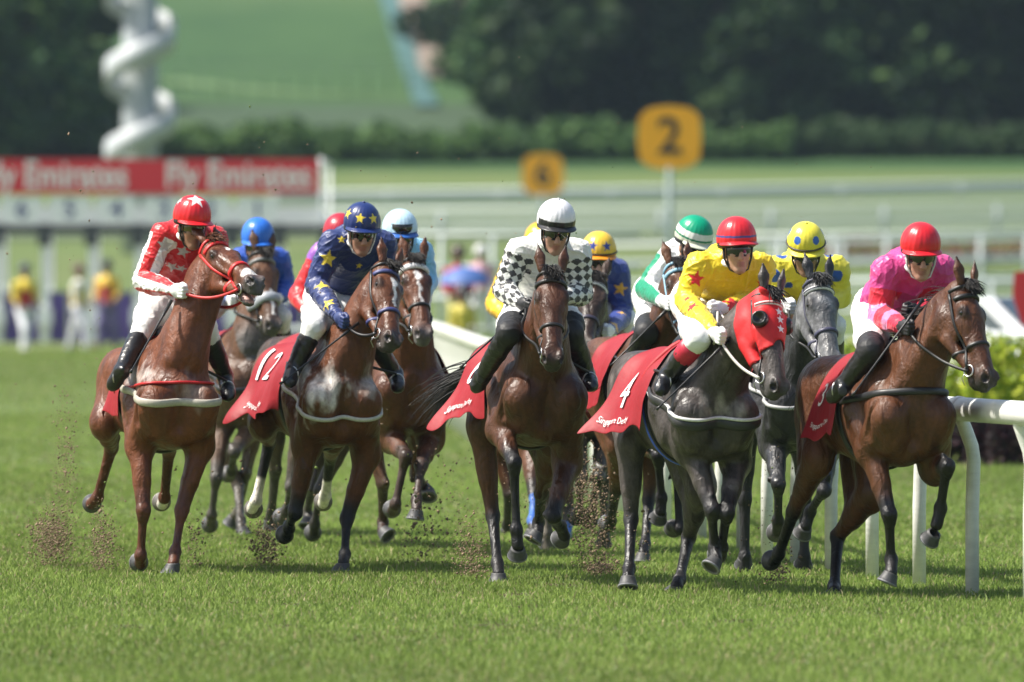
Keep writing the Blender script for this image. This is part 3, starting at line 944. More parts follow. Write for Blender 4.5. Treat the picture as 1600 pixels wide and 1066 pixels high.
# ------------------------------------------------------------------ the field of horses (photo key points)
CHEST = (.125, .037, .013); BAY = (.105, .034, .012); DBAY = (.074, .026, .011); BRN = (.050, .028, .018); BLK = (.022, .018, .016); GREY = (.085, .086, .092)
PB = (.010, .009, .010)
RED = (.36, .006, .012); WHT = (.78, .78, .78)
N, A = -1, 1
DATA = [
 dict(id='H1', seed=11, flare=.02, clothx=(-.16, .24), D=71.7, w=(262, 520), yaw=13, pitch=4, poll=(330, 388, N), muz=(398, 440, N), hroll=-12, coat=CHEST, points=(.07, .022, .010), ptw=.6, mane=(.10, .035, .014),
  legs=dict(RF=[(219, 700), (224, 797, N), (220, 868, A), (219, 892, A)], LF=[(312, 700), (284, 797, N), (274, 862, N), (268, 897, N)],
            RH=[(163, 660), (174, 700, A), (152, 778, A), (134, 796, A)], LH=[(272, 660), (264, 705, A), (257, 778, A), (250, 797, A)]),
  socks=dict(LH=2.05), gape=.035, mark=dict(snip=(.475, .05, .05), star=(.17, .025, .018)), muzzle=(.075, .07, .07),
  bridle=(.62, .02, .02), noseband=(.62, .02, .02), browband=(.62, .02, .02), nosek=1.3, breast=(.26, .06, (.42, .39, .33)), breast2=[(-.02, .022, (.5, .015, .02))],
  cloth=True, roll=[(.20, .02, RED, 0)], flyfore=1, flat=('LF',), foam=[(215, 590, 22, .5), (300, 610, 26, .25)],
  label='chestnut horse with red bridle, mouth open and head turned aside'),
 dict(id='H2', seed=12, D=80.8, w=(385, 505), yaw=10, pitch=2, vox=.015, fine=True, poll=(408, 398, N), muz=(427, 505, N), coat=(.10, .045, .022), points=(.03, .025, .022), dust=.35,
  legs=dict(RF=[(345, 668), (338, 745, N), (331, 805, A), (328, 832, A)], LF=[(395, 668), (366, 705, N), (362, 738, A), (356, 752, A)],
            RH=[None, (372, 760, A), (376, 812, N), (378, 838, N)], LH=[None, (384, 740, A), (372, 800, A), (360, 815, A)]),
  mark=dict(stripe=(.3, .5, .012)), nosek=3.2, noseband=(.30, .32, .35), browband=(.2, .2, .2), breast=(.3, .05, (.03, .03, .035)), cloth=True, muzzle=(.10, .09, .085),
  label='dusty brown horse with grey sheepskin noseband, behind the chestnut horse'),
 dict(id='H3', seed=13, flare=.13, clothx=(-.46, .22), D=72.3, w=(513, 518), yaw=15, pitch=4, poll=(602, 420, N), muz=(614, 528, N), hroll=6, coat=BAY, points=PB,
  legs=dict(RF=[(480, 700), (461, 800, N), (452, 826, A), (447, 848, A)], LF=[(573, 712), (542, 810, N), (539, 866, N), (534, 893, N)],
            RH=[(410, 660), (421, 690, A), (400, 783, A), (388, 806, A)], LH=[(520, 680), (517, 712, A), (508, 775, A), (502, 797, A)]),
  socks=dict(RH=1.55, LH=1.6), mark=dict(star=(.15, .035, .026), stripe=(.15, .33, .012)), noseband=(.045, .05, .16), browband=(.06, .07, .2), nosek=1.2, breast=(.55, .035, (.5, .48, .42)),
  cloth=True, flat=('LF',), foam=[(500, 612, 38, 1.0), (575, 600, 24, .5), (478, 580, 14, .7), (606, 610, 20, .55)], writing=[('12', .30, .26, .45, 0), ('Singapore Derby', .048, .42, .90, 0)], muzzle=(.06, .05, .045),
  label='bay horse with white star and lather-streaked chest, beside the chestnut'),
 dict(id='H4', seed=14, D=77.8, w=(508, 508), yaw=14, vox=.018, poll=(527, 410, N), muz=(545, 505, N), coat=BRN, points=PB, dust=.2,
  legs=dict(RF=[None, (455, 760, N), (448, 800, A), (440, 820, A)], LF=[None, (500, 765, N), (492, 820, A), (490, 845, A)], RH=[None, (430, 735, A), (424, 800, A), (420, 820, A)], LH=[None, (488, 760, A), (480, 800, A), (485, 820, N)]), cloth=True,
  label='dark brown horse almost hidden behind the bay with the star'),
 dict(id='H5', seed=15, D=75.6, w=(632, 505), yaw=8, poll=(645, 410, N), muz=(662, 518, N), hroll=8, coat=(.098, .032, .012), points=(.03, .012, .008), vox=.0125,
  legs=dict(RF=[(612, 688), (634, 712, N), (618, 788, A), (610, 808, A)], LF=[(672, 690), (658, 728, N), (651, 780, N), (651, 812, N)],
            RH=[None, (598, 755, A), (598, 815, A), (597, 842, N)], LH=[None, (650, 740, A), (664, 762, A), (674, 770, N)]),
  mark=dict(star=(.15, .04, .024), stripe=(.19, .36, .009)), browband=(.7, .7, .7), browk=1.5, muzzle=(.13, .12, .12), cloth=True, clothz=.9, dust=.08, flap=3,
  label='bay horse with white browband and narrow stripe down its face'),
 dict(id='H6', seed=16, flare=.19, clothx=(-.42, .22), arc=124, D=69.4, w=(836, 508), yaw=10, pitch=5, poll=(861, 430, N), muz=(864, 556, N), coat=DBAY, points=PB,
  legs=dict(RF=[(782, 672), (803, 722, N), (807, 828, A), (811, 879, N)], LF=[(886, 728), (864, 806, N), (876, 822, A), (886, 852, A)],
            RH=[(752, 665), (770, 806, A), (777, 880, N), (781, 913, N)], LH=[(862, 690), (846, 770, A), (842, 815, A), (838, 846, N)]),
  cloth=True, flat=('RH',), tailside=-.75, tailup=-.05, ntail=220, taill=.85, writing=[('6', .30, .32, .5, 0), ('Singapore Derby', .055, .40, .88, 0)], roll=[(.17, .022, RED, 0), (.205, .018, (.6, .55, .42), 0)], flyfore=0, nfore=220, clothz=.9,
  label='dark bay horse seen head-on with plain black bridle, centre of the field'),
 dict(id='H7', seed=17, D=80.5, w=(834, 512), yaw=10, vox=.018, poll=(826, 425, N), muz=(840, 520, N), coat=BAY, points=PB, bandage=dict(RF=(.05, .16, .55), LF=(.05, .16, .55)), dust=.1,
  legs=dict(RF=[(826, 700), (834, 770, N), (832, 812, N), (833, 848, N)], LF=[(880, 720), (888, 810, N), (888, 862, N), (886, 890, N)], RH=[None, (795, 770, A), (792, 820, A), (790, 850, A)], LH=[None, None, None, None]), cloth=True,
  label='bay horse with blue leg bandages, hidden behind the dark bay horse'),
 dict(id='H8', seed=18, D=76.3, w=(918, 508), yaw=6, poll=(929, 440, N), muz=(914, 535, N), hroll=0, coat=(.045, .026, .018), points=PB, vox=.0135,
  legs=dict(RF=[(900, 680), (908, 745, N), (905, 800, A), (900, 820, A)], LF=[(945, 680), (935, 745, N), (925, 800, A), (920, 825, A)], RH=[None, None, None, None], LH=[None, None, None, None]),
  mark=dict(star=(.14, .016, .009)), browband=(.7, .7, .7), brow2=(.1, .1, .1), noseband=(.04, .035, .06), nosek=1.2, cloth=True, dust=.55, muzzle=(.05, .045, .042),
  label='dusty dark brown horse with white browband, beside the head-on dark bay'),
 dict(id='H9', seed=19, D=73.5, w=(1022, 508), yaw=14, poll=(1058, 418, N), muz=(1085, 520, N), coat=(.10, .038, .016), points=PB, vox=.0135,
  legs=dict(RF=[(1010, 690), (1028, 712, N), (1034, 778, A), (1030, 822, A)], LF=[(1062, 700), (1058, 735, N), (1062, 826, A), (1042, 818, A)],
            RH=[(968, 690), (962, 765, A), (955, 815, A), (950, 830, A)], LH=[None, (1014, 780, A), (1008, 850, N), (1003, 878, N)]),
  cloth=True, bridle=(.25, .45, .6), muzzle=(.04, .035, .033), label='brown horse with pale blue bridle, behind the red-hooded horse'),
 dict(id='H10', seed=20, flare=.20, clothx=(-.38, .22), arc=124, D=67.3, w=(1092, 528), yaw=16, pitch=3, poll=(1198, 462, N), muz=(1217, 606, N), hroll=10, coat=(.058, .048, .045), dapple=True, points=(.014, .013, .014),
  legs=dict(RF=[(1082, 705), (1112, 795, N), (1117, 858, A), (1121, 890, N)], LF=[(1150, 725), (1136, 800, N), (1128, 856, A), (1122, 880, A)],
            RH=[(985, 690), (986, 812, A), (983, 888, N), (980, 914, N)], LH=[(1095, 760), (1076, 840, A), (1062, 905, N), (1053, 934, N)]),
  hood=(.58, .012, .016), browband=(.72, .7, .7), brow2=(.5, .05, .05), nose=False, flat=('LH', 'RH'), girthline=(.04, .10, .60), cloth=True, muzzle=(.055, .05, .048), headL=.62,
  writing=[('4', .32, .40, .62, 0), ('Singapore Derby', .052, .40, .90, 0)], breast=(.42, .07, (.03, .03, .032)), breast2=[(.33, .025, (.6, .6, .6))], roll=[(.17, .02, RED, 0)], foam=[(1130, 640, 22, .4), (1100, 640, 18, .4), (1160, 640, 18, .35)], clothz=.88, mane=PB,
  label='near-black horse wearing a red hood with three white stars'),
 dict(id='H11', seed=21, manel=1.4, nfore=300, D=71.3, w=(1245, 520), yaw=10, poll=(1277, 442, N), muz=(1301, 562, N), hroll=8, coat=(.026, .026, .028), headcoat=(.115, .116, .122), points=(.018, .018, .02), dapple=True, mane=(.03, .03, .032),
  legs=dict(RF=[(1210, 700), (1216, 755, N), (1216, 815, A), (1214, 846, A)], LF=[(1292, 700), (1288, 765, N), (1266, 800, A), (1252, 845, A)], RH=[None, None, None, None], LH=[None, None, None, None]), vox=.0115,
  browband=(.7, .7, .7), brow2=(.08, .08, .1), noseband=(.05, .05, .09), bridle=(.05, .05, .08), nosek=1.2, cloth=True, breast=(.3, .03, (.4, .4, .4)), muzzle=(.11, .11, .11), bodyc=(.02, .02, .021),
  label='dark grey horse with dappled face, second from the rail'),
 dict(id='H12', seed=22, flare=.10, manel=1.9, nmane=950, maneside=-.4, nfore=260, clothx=(-.27, .19), arc=126, D=66.6, w=(1396, 532), yaw=17, pitch=4, poll=(1503, 452, N), muz=(1545, 590, N), hroll=12, coat=(.092, .033, .013), points=PB, headL=.61,
  legs=dict(RF=[(1362, 705), (1389, 803, N), (1393, 875, A), (1392, 914, N)], LF=[(1462, 735), (1480, 728, N), (1470, 795, A), (1454, 856, N)],
            RH=[(1278, 715), (1240, 800, A), (1217, 866, A), (1203, 890, A)], LH=[(1362, 770), (1309, 838, A), (1304, 915, N), (1303, 943, N)]),
  cloth=True, flat=('LH',), breast=(-.05, .05, (.02, .02, .022)), writing=[('3', .2, .35, .6, 0), ('Singapore Derby', .042, .50, .88, 0)], girthc=(.02, .02, .02), roll=[(.16, .018, RED, 0)], muzzle=(.03, .026, .024), clothz=.86,
  label='bay horse with black legs, knee raised, nearest the white rail'),
]
# ------------------------------------------------------------------ people
def in_star(x, y, n, ro, ri, rot=0):
    """signed: True inside an n-pointed star"""
    r = np.hypot(x, y); a = np.arctan2(x, y) - rot
    seg = math.pi / n
    a = np.abs((a + seg) % (2 * seg) - seg)           # 0 at a point, seg at a notch
    # edge from (ro,0) to (ri,seg)
    x1, y1 = ro, 0.0; x2, y2 = ri * math.cos(seg), ri * math.sin(seg)
    px, py = r * np.cos(a), r * np.sin(a)
    return (x2 - x1) * (py - y1) - (y2 - y1) * (px - x1) > 0

def vnormals(P, Fa):
    n = np.zeros_like(P)
    fn = np.cross(P[Fa[:, 2]] - P[Fa[:, 0]], P[Fa[:, 3]] - P[Fa[:, 1]])
    for i in range(4):
        for c in range(3):
            n[:, c] += np.bincount(Fa[:, i], fn[:, c], len(P))
    return n / (np.linalg.norm(n, axis=1)[:, None] + 1e-9)
def pix(P):
    return 800 + P[:, 0] / P[:, 1] * FPX, HOR + (HC - P[:, 2]) / P[:, 1] * FPX

def patch(P, nrm, px, py, rpx, fn):
    """mask of a cloth patch whose middle shows at photo pixel (px,py)"""
    X, Y = pix(P)
    m = (np.hypot(X - px, Y - py) < 5)
    if not m.any(): return np.zeros(len(P), bool)
    i = np.where(m)[0][np.argmin(P[m, 1])]
    c = P[i]; near = np.linalg.norm(P - c, axis=1) < .05
    n = unit(nrm[near].mean(0))
    ex = unit(np.cross(V(0, 0, 1), n)); ey = np.cross(n, ex)
    d = P - c; r = rpx / FPX * c[1]
    return fn(d @ ex / r, d @ ey / r) & (np.abs(d @ n) < .07) & (nrm @ n > -.2)

def wrinkle(P, nrm, amp, seed, sc=1.0):
    rs = np.random.RandomState(seed); d = np.zeros(len(P))
    Q = P - P.mean(0)
    wv = np.stack([Q @ rs.normal(size=3) * 5 for _ in range(3)], 1)
    off = rs.uniform(-9, 9, 3)
    for (fx, a) in ((9, 1.0), (19, .55), (38, .22)):
        R = np.linalg.qr(rs.normal(size=(3, 3)))[0] * np.array((1.1, .40, 1.6))[:, None] * fx * sc
        Z = Q @ R.T + off
        n = np.array([mnoise.noise(Vector(z)) for z in Z])
        d += a * (1 - np.abs(n) * 2.2) ** 3
    return P + nrm * ((d - d.mean()) * amp * 1.5)[:, None]

PEOPLE = {}
def head_axes(yaw, pitch, roll):
    a, b, r = math.radians(yaw), math.radians(pitch), math.radians(roll)
    hf = V(math.sin(a) * math.cos(b), -math.cos(a) * math.cos(b), -math.sin(b))
    hl = V(math.cos(a), math.sin(a), 0); hu = np.cross(hf, hl)
    hl, hu = hl * math.cos(r) - hu * math.sin(r), hu * math.cos(r) + hl * math.sin(r)
    return hf, hl, hu

def head_sdf(F, H, HA):
    hf, hl, hu = HA
    X = lambda a, b, c: H + a * hf + b * hl + c * hu
    E = lambda a, b, c, r, k=.015, sub=False: F.ell(X(a, b, c), r, HA, k, sub)
    E(-.005, 0, .03, (.098, .078, .092)); E(.03, 0, -.045, (.062, .06, .085), .03)
    E(.066, 0, -.115, (.026, .028, .022), .025)
    for y in (-1, 1):
        F.tube(X(.0, y * .056, -.07), X(.06, y * .016, -.118), .02, .016, None, 1, .02)
        E(.058, y * .036, -.03, (.03, .024, .026), .02)
        E(-.008, y * .079, -.02, (.018, .009, .032), .008)
        E(.104, y * .013, -.048, (.011, .009, .009), .008)
        E(.089, y * .032, .002, (.016, .02, .012), .012, True)
        F.tube(X(.084, y * .012, .024), X(.072, y * .05, .02), .011, .009, None, 1, .012)
    F.tube(X(.086, 0, .008), X(.108, 0, -.042), .009, .014, None, 1, .012)
    E(.084, 0, -.074, (.012, .024, .007), .008); E(.083, 0, -.087, (.012, .02, .008), .008)
    F.tube(X(.1, -.022, -.0805), X(.1, .022, -.0805), .004, .004, None, 1, .004, True)
    return X

def cap_mesh(H, HA, colfn, parent, name='cap', seed=0, pompom=True, brim=.048, brimcol=None):
    hf, hl, hu = HA; C = H + .068 * hu - .006 * hf
    nA, nB = 128, 70; P, loc = [], []
    rs = random.Random(seed)
    for i in range(nB + 1):
        t = i / nB
        for j in range(nA):
            a = 2 * math.pi * j / nA
            fr = math.cos(a)
            lat = t * (math.pi / 2 + .22 - .12 * fr)
            r_ = math.sin(lat) ** .92; z_ = math.cos(lat)
            wr = 1 + .012 * math.sin(a * 9 + seed) * t * t + .006 * math.sin(a * 23 + 2 * seed + 3 * t)
            p = (.134 * r_ * math.cos(a) * wr, .118 * r_ * math.sin(a) * wr, .130 * z_)
            loc.append(p); P.append(C + p[0] * hf + p[1] * hl + p[2] * hu)
    F = [(i * nA + j, (i + 1) * nA + j, (i + 1) * nA + (j + 1) % nA, i * nA + (j + 1) % nA) for i in range(nB) for j in range(nA)]
    loc = np.array(loc)
    col = colfn(loc[:, 0], loc[:, 1], loc[:, 2])
    cap = mk(name, P, F, M['cap'], parent, True, col)
    so = cap.modifiers.new('t', 'SOLIDIFY'); so.thickness = .004; so.offset = -1
    # peak
    Pb, lb = [], []; nb = 25; nr = 6
    for k in range(nr):
        s_ = k / (nr - 1)
        for j in range(nb):
            a = math.radians(-72 + 144 * j / (nb - 1))
            lat = math.pi / 2 + .22 - .12 * math.cos(a)
            r_ = math.sin(lat) ** .92
            ext = brim * s_ * math.cos(a * 1.2) ** .6 if abs(a * 1.2) < math.pi / 2 else 0
            p = ((.132 * r_ + ext) * math.cos(a), (.117 * r_ + ext * .75) * math.sin(a), .130 * math.cos(lat) + .002 - ext * .30 - .01 * s_ * abs(math.sin(a)))
            lb.append(p); Pb.append(C + p[0] * hf + p[1] * hl + p[2] * hu)
    Fb = [(k * nb + j, (k + 1) * nb + j, (k + 1) * nb + j + 1, k * nb + j + 1) for k in range(nr - 1) for j in range(nb - 1)]
    lb = np.array(lb)
    cb = colfn(lb[:, 0] * .8, lb[:, 1], lb[:, 2] * 0 - .02) if brimcol is None else np.repeat(np.array(brimcol)[None], len(lb), 0)
    pk = mk('peak', Pb, Fb, M['cap'], cap, True, cb)
    so = pk.modifiers.new('t', 'SOLIDIFY'); so.thickness = .005; so.offset = 0
    if pompom:
        mb = MB(); t0 = C + .130 * hu
        mb.tube([t0 - .004 * hu, t0 + .004 * hu, t0 + .009 * hu], [.011, .010, .004], 10, tuple(colfn(np.zeros(1), np.zeros(1), np.ones(1) * .130)[0]))
        mb.obj('button', M['cap'], cap, True, True)
    return cap, C

def goggles(H, HA, parent, lens=None, dz=-0.005, frame=True, name='goggles', push=0.0, clear=False):
    hf, hl, hu = HA
    P, n, m = [], 25, 7
    for k in range(m):
        v = -1 + 2 * k / (m - 1)
        for j in range(n):
            a_ = -1 + 2 * j / (n - 1)
            a = math.radians(66) * a_
            hgt = .031 * (1 - .25 * abs(a_) ** 3) * (1 - .28 * math.exp(-(a_ / .14) ** 2) * (v < 0))
            r = 1 - .05 * v * v
            P.append(H + (.103 + push) * r * math.cos(a) * hf + .083 * (1 + push * 5) * r * math.sin(a) * hl * 1.0 + (.004 + dz + v * hgt) * hu)
    F = [(k * n + j, k * n + j + 1, (k + 1) * n + j + 1, (k + 1) * n + j) for k in range(m - 1) for j in range(n - 1)]
    g = mk(name, P, F, lens or M['goggle'], parent)
    so = g.modifiers.new('t', 'SOLIDIFY'); so.thickness = .01; so.offset = -1
    mb = MB()
    edge = [P[j] for j in range(n)] + [P[k * n + n - 1] for k in range(1, m)] + [P[(m - 1) * n + j] for j in range(n - 2, -1, -1)] + [P[k * n] for k in range(m - 2, 0, -1)]
    mb.tube(edge, .0035, 6, (.015, .015, .016), closed=True)
    mb.obj('goggle_frame', M['leather'], g)
    return g

def build_jockey(j):
    G = HORSES[j['horse']]; T, f, l, u = G['T'], G['f0'], G['l'], G['u']
    j.setdefault('seed', 3)
    D = {}
    dflt = dict(pel=(-.24, 0, 1.86), hipR=(-.20, -.10, 1.84), hipL=(-.20, .10, 1.84), chest=(.10, 0, 2.06), shR=(.20, -.185, 2.12), shL=(.20, .185, 2.12),
                elR=(.16, -.33, 1.88), elL=(.16, .33, 1.88), haR=(.46, -.09, 1.75), haL=(.46, .09, 1.75), knR=(.15, -.29, 1.63), knL=(.15, .29, 1.63),
                anR=(-.13, -.33, 1.29), anL=(-.13, .33, 1.29), toR=(.06, -.37, 1.20), toL=(.06, .37, 1.20), eye=(.52, 0, 2.30))
    for k, v in dflt.items():
        p = T(*v)
        o = j.get(k)
        if o is not None:
            p = U(o[0], o[1], p[1] + (o[2] if len(o) > 2 else 0))
        D[k] = p
    # legs and hands lie outside the horse and its cloth
    for k, cl in (('kn', .092), ('an', .088), ('to', .085), ('ha', .05)):
        for s_ in 'RL':
            p = D[k + s_]; dr = unit(p - V(0, 0, HC)) if (k + s_) in j else -unit(l * (1 if s_ == 'L' else -1))
            for _ in range(60):
                if G['F'].sample(p)[0] >= cl: break
                p = p - dr * .01
            D[k + s_] = p
    HA = head_axes(*j['head']); hf, hl, hu = HA
    H = D['eye'] - hf * .098 - hu * .004
    if 'shR' in j and 'chest' not in j:
        m = (D['shR'] + D['shL']) / 2
        D['chest'] = m - f * .09 - V(0, 0, .06)
    if 'pel' not in j:
        pass
    neckb = (D['shR'] + D['shL']) / 2 + V(0, 0, .035) + f * .03
    nk = H - hu * .085 - hf * .02
    P_, C_ = D['pel'], D['chest']
    sp = unit(C_ - P_); lat = unit(D['shL'] - D['shR'])
    cn = unit(np.cross(lat, sp))       # chest normal
    root = empty('person', Vector((D['anR'] + D['anL']) / 2), j['label'], 'jockey', 'jockeys riding in the race')
    allp = np.array(list(D.values()) + [H + V(0, 0, .2)]); lo, hi = allp.min(0) - .2, allp.max(0) + .2
    vx = j.get('vox', .0075)
    # body (skin), one continuous mesh
    S = Field(lo, hi, vx)
    head_sdf(S, H, HA)
    S.tube(nk + hu * .03, neckb, .055, .06, None, 1, .03)
    S.tube(P_, C_, .10, .11, cn, .7, .03); S.tube(C_, neckb, .11, .07, cn, .7, .03)
    for s in 'RL':
        sh, el, ha = D['sh' + s], D['el' + s], D['ha' + s]
        a = unit(ha - el); wr = ha - a * .05
        S.tube(C_, sh, .09, .05, None, 1, .03); S.tube(sh, el, .047, .036, None, 1, .02); S.tube(el, wr, .036, .025, None, 1, .02)
        hand_sdf(S, ha, a, T, f, l, s, .95)
        hp, kn, an, to = D['hip' + s], D['kn' + s], D['an' + s], D['to' + s]
        S.tube(P_, hp, .10, .09, None, 1, .03); S.tube(hp, kn, .075, .05, None, 1, .03); S.tube(kn, an, .048, .034, None, 1, .02); S.tube(an, to, .034, .026, None, 1, .02)
    Pb, Fb = S.mesh(1)
    q = (Pb - H) @ np.array(HA).T
    sk = np.array(j.get('skin', (.43, .23, .155)))
    c = np.repeat(sk[None], len(Pb), 0)
    lip = ((np.abs(q[:, 2] + .0805) < .015) & (np.abs(q[:, 1]) < .026) & (q[:, 0] > .07)).astype(float) * .6
    c = c * (1 - lip[:, None]) + np.array((.30, .10, .085)) * lip[:, None]
    brow = ((np.abs(q[:, 2] - .026) < .007) & (np.abs(np.abs(q[:, 1]) - .032) < .02) & (q[:, 0] > .06)).astype(float)
    c = c * (1 - brow[:, None]) + np.array((.05, .03, .02)) * brow[:, None]
    hair = ((q[:, 0] < .02 - .25 * np.maximum(q[:, 2], -.1)) & (q[:, 2] > -.09) & (np.linalg.norm(q, axis=1) < .16) & ~((np.abs(q[:, 1]) > .068) & (q[:, 2] < .012))).astype(float)
    c = c * (1 - hair[:, None]) + np.array(j.get('hair', (.03, .02, .015))) * hair[:, None]
    if j.get('stubble'):
        w = j['stubble'] * sstep(-.055, -.08, q[:, 2]) * (np.linalg.norm(q, axis=1) < .16) * (lip == 0)
        c = c * (1 - w[:, None]) + np.array((.14, .09, .07)) * w[:, None]
    mk('body', Pb, Fb, M['skin'], root, True, c)
    # jacket
    vj = j.get('vj', .0056)
    S = Field(lo, hi, vj)
    S.tube(P_ + sp * .03, C_ - sp * .02, .165, .18, cn, .74, .05)
    S.tube(C_, neckb - V(0, 0, .02), .165, .085, cn, .8, .05)
    S.tube(P_ + sp * .06 - cn * .02, C_ - cn * .045, .13, .15, None, 1, .06)
    for s in 'RL':
        sh, el, ha = D['sh' + s], D['el' + s], D['ha' + s]
        a = unit(ha - el); wr = ha - a * .065
        S.tube(C_, sh - V(0, 0, .02), .13, .068, None, 1, .05); S.tube(neckb, sh - V(0, 0, .03), .075, .06, None, 1, .06); S.ell(sh - V(0, 0, .012), (.074, .074, .074), None, .05)
        S.tube(sh, el, .070, .064, None, 1, .03, bulge=.010); S.tube(el, wr, .065, .036, None, 1, .025, bulge=.012)
    S.tube(nk, nk + hu * .2, .05, .05, None, 1, .01, True)
    Pj, Fj = S.mesh(1); nr = vnormals(Pj, Fj)
    Pj = wrinkle(Pj, nr, .0056, j['seed']); 
    info = dict(D=D, P=Pj, nr=nr, H=H, T=G)
    arm = {}
    for s in 'RL':
        d, t = seg_param(Pj, [D['sh' + s], D['el' + s], D['ha' + s]])
        arm[s] = (d, t, d < .115)
    info['arm'] = arm
    jc = j['silk'](info)
    mk('jacket', Pj, Fj, M['silk'], root, True, np.clip(jc, 0, .9))
    # breeches
    S = Field(lo, hi, j.get('vb', .009))
    S.ell(P_ - sp * .0, (.16, .175, .155), [sp, lat, cn], .05)
    for s in 'RL':
        hp, kn, an = D['hip' + s], D['kn' + s], D['an' + s]
        S.tube(P_ * .3 + hp * .7, hp * .4 + kn * .6, .13, .098, None, 1, .05); S.tube(hp * .4 + kn * .6, kn, .098, .074, None, 1, .03)
        S.tube(kn, kn * .62 + an * .38, .074, .058, None, 1, .02)
    P, Fq = S.mesh(1); n_ = vnormals(P, Fq); P = wrinkle(P, n_, .003, j['seed'] + 9)
    bc_ = full(len(P), (.80, .80, .79))
    if j.get('thighcut'):
        for s in 'RL':
            d_, t_ = seg_param(P, [D['hip' + s], D['kn' + s], D['an' + s]]); bc_[(t_ > j['thighcut']) & (d_ < .14)] = (.014, .014, .016)
    mk('breeches', P, Fq, M['white_cloth'], root, True, bc_)
    # boots
    for s in 'RL':
        kn, an, to = D['kn' + s], D['an' + s], D['to' + s]
        top = kn * (1 - j.get('boot', .3)) + an * j.get('boot', .3)
        allb = np.array([top, an, to]); S = Field(allb.min(0) - .14, allb.max(0) + .14, .0075)
        fd = unit(to - an); sd = unit(an - kn)
        S.tube(top, an, .067, .046, None, 1, .02, bulge=.004); S.tube(an, to - fd * .02, .053, .040, sd, .85, .02)
        S.ell(to - fd * .03, (.07, .046, .035), [fd, unit(np.cross(fd, sd)), unit(np.cross(np.cross(fd, sd), fd))], .02)
        S.ell(an - fd * .035 + sd * .03, (.036, .034, .04), [fd, unit(np.cross(fd, sd)), sd], .02)
        P, Fq = S.mesh(1); n_ = vnormals(P, Fq); P = wrinkle(P, n_, .0022, j['seed'] + 2)
        mm = M['leather']
        bo = mk('boot', P, Fq, mm, root)
        if j.get('boottop'):
            mb = MB(); ax = unit(an - kn)
            mb.tube([kn - ax * .0 + ax * .05, kn + ax * .10, kn * .62 + an * .38, kn * .5 + an * .5], [.070, .072, .070, .066], 16, j['boottop'])
            mb.obj('boot_cuff', M['strap'], bo, True, True)
    # gloves
    for s in 'RL':
        el, ha = D['el' + s], D['ha' + s]; a = unit(ha - el)
        S = Field(ha - .15, ha + .15, .0045)
        hand_sdf(S, ha, a, T, f, l, s, 1.12)
        S.tube(ha - a * .085, ha - a * .02, .034, .034, None, 1, .015)
        P, Fq = S.mesh(1)
        mk('glove', P, Fq, M['skin'], root, True, np.repeat(np.array(j.get('glove', (.75, .75, .75)))[None], len(P), 0))
    # collar, cap, goggles, chin strap
    mb = MB()
    ring = [nk * .75 + neckb * .25 + .062 * (math.cos(a) * hl * 1.0 + math.sin(a) * hf * .95) + .01 * math.sin(a) * -hu for a in np.linspace(0, 2 * math.pi, 24, endpoint=False)]
    mb.tube(ring, .02, 8, j.get('collar', (.75, .75, .75)), closed=True)
    mb.obj('collar', M['cloth'], root, True, True)
    cap, C = cap_mesh(H, HA, j['cap'], root, seed=j['seed'], pompom=j.get('pompom', True), brimcol=j.get('brim'))
    # dark skull-cap band below the silk
    mb = MB()
    ringp = [H + (.108 * math.cos(a)) * hf + .095 * math.sin(a) * hl + (.046 - .03 * (1 - math.cos(a)) / 2) * hu for a in np.linspace(0, 2 * math.pi, 36, endpoint=False)]
    mb.tube(ringp, .022, 8, (.012, .012, .014), closed=True)
    for y in (-1, 1):
        mb.tube([H + hl * y * .088 + hf * .02 + hu * .02, H + hl * y * .082 + hf * .02 - hu * .05, H + hl * y * .055 + hf * .045 - hu * .115, H + hf * .058 - hu * .142], [.008, .006, .005, .005], 6, j.get('chin', (.02, .02, .02)))
    mb.obj('chin_strap', M['strap'], root, True, True)
    if j.get('gog', True):
        goggles(H, HA, root, j.get('lens'))
    if j.get('gog2'):     # a second pair pushed up on the cap
        goggles(H + hu * .085, HA, root, None, 0, True, 'goggles', .036)
    # band of the goggles round the cap
    if j.get('band'):
        mb = MB(); zz = j['band'][0]
        ring = [C + .137 * math.cos(a) * hf + .121 * math.sin(a) * hl + zz * hu for a in np.linspace(0, 2 * math.pi, 48, endpoint=False)]
        mb.tube(ring, .006, 6, j['band'][1], closed=True); mb.obj('cap_band', M['strap'], cap, True, True)
    # reins
    mb = MB()
    for s, b in zip('RL', G['bits']):
        ha = D['ha' + s]; pts = []
        for t in np.linspace(0, 1, 16):
            p = b * (1 - t) + ha * t - V(0, 0, .05 * math.sin(math.pi * t))
            for _ in range(40):
                v0 = G['F'].sample(p)[0]
                if v0 >= .012: break
                g_ = V(*[G['F'].sample(p + V(*[.012 * (a == c) for c in range(3)]))[0] - v0 for a in range(3)])
                p = p + unit(g_) * .01
            pts.append(p)
        for _ in range(2): pts = [pts[0]] + [(pts[i - 1] + 2 * pts[i] + pts[i + 1]) / 4 for i in range(1, 15)] + [pts[-1]]
        ribbon(mb, pts + [ha - f * .06 + V(0, 0, -.05)], [l] * 17, .02, .008, j.get('rein', (.012, .012, .012)))
    mb.tube([D['haR'], (D['haR'] + D['haL']) / 2 + V(0, 0, .0), D['haL']], .008, 6, j.get('rein', (.012, .012, .012)))
    mb.obj('reins', M['strap'], G['root'], True, True)
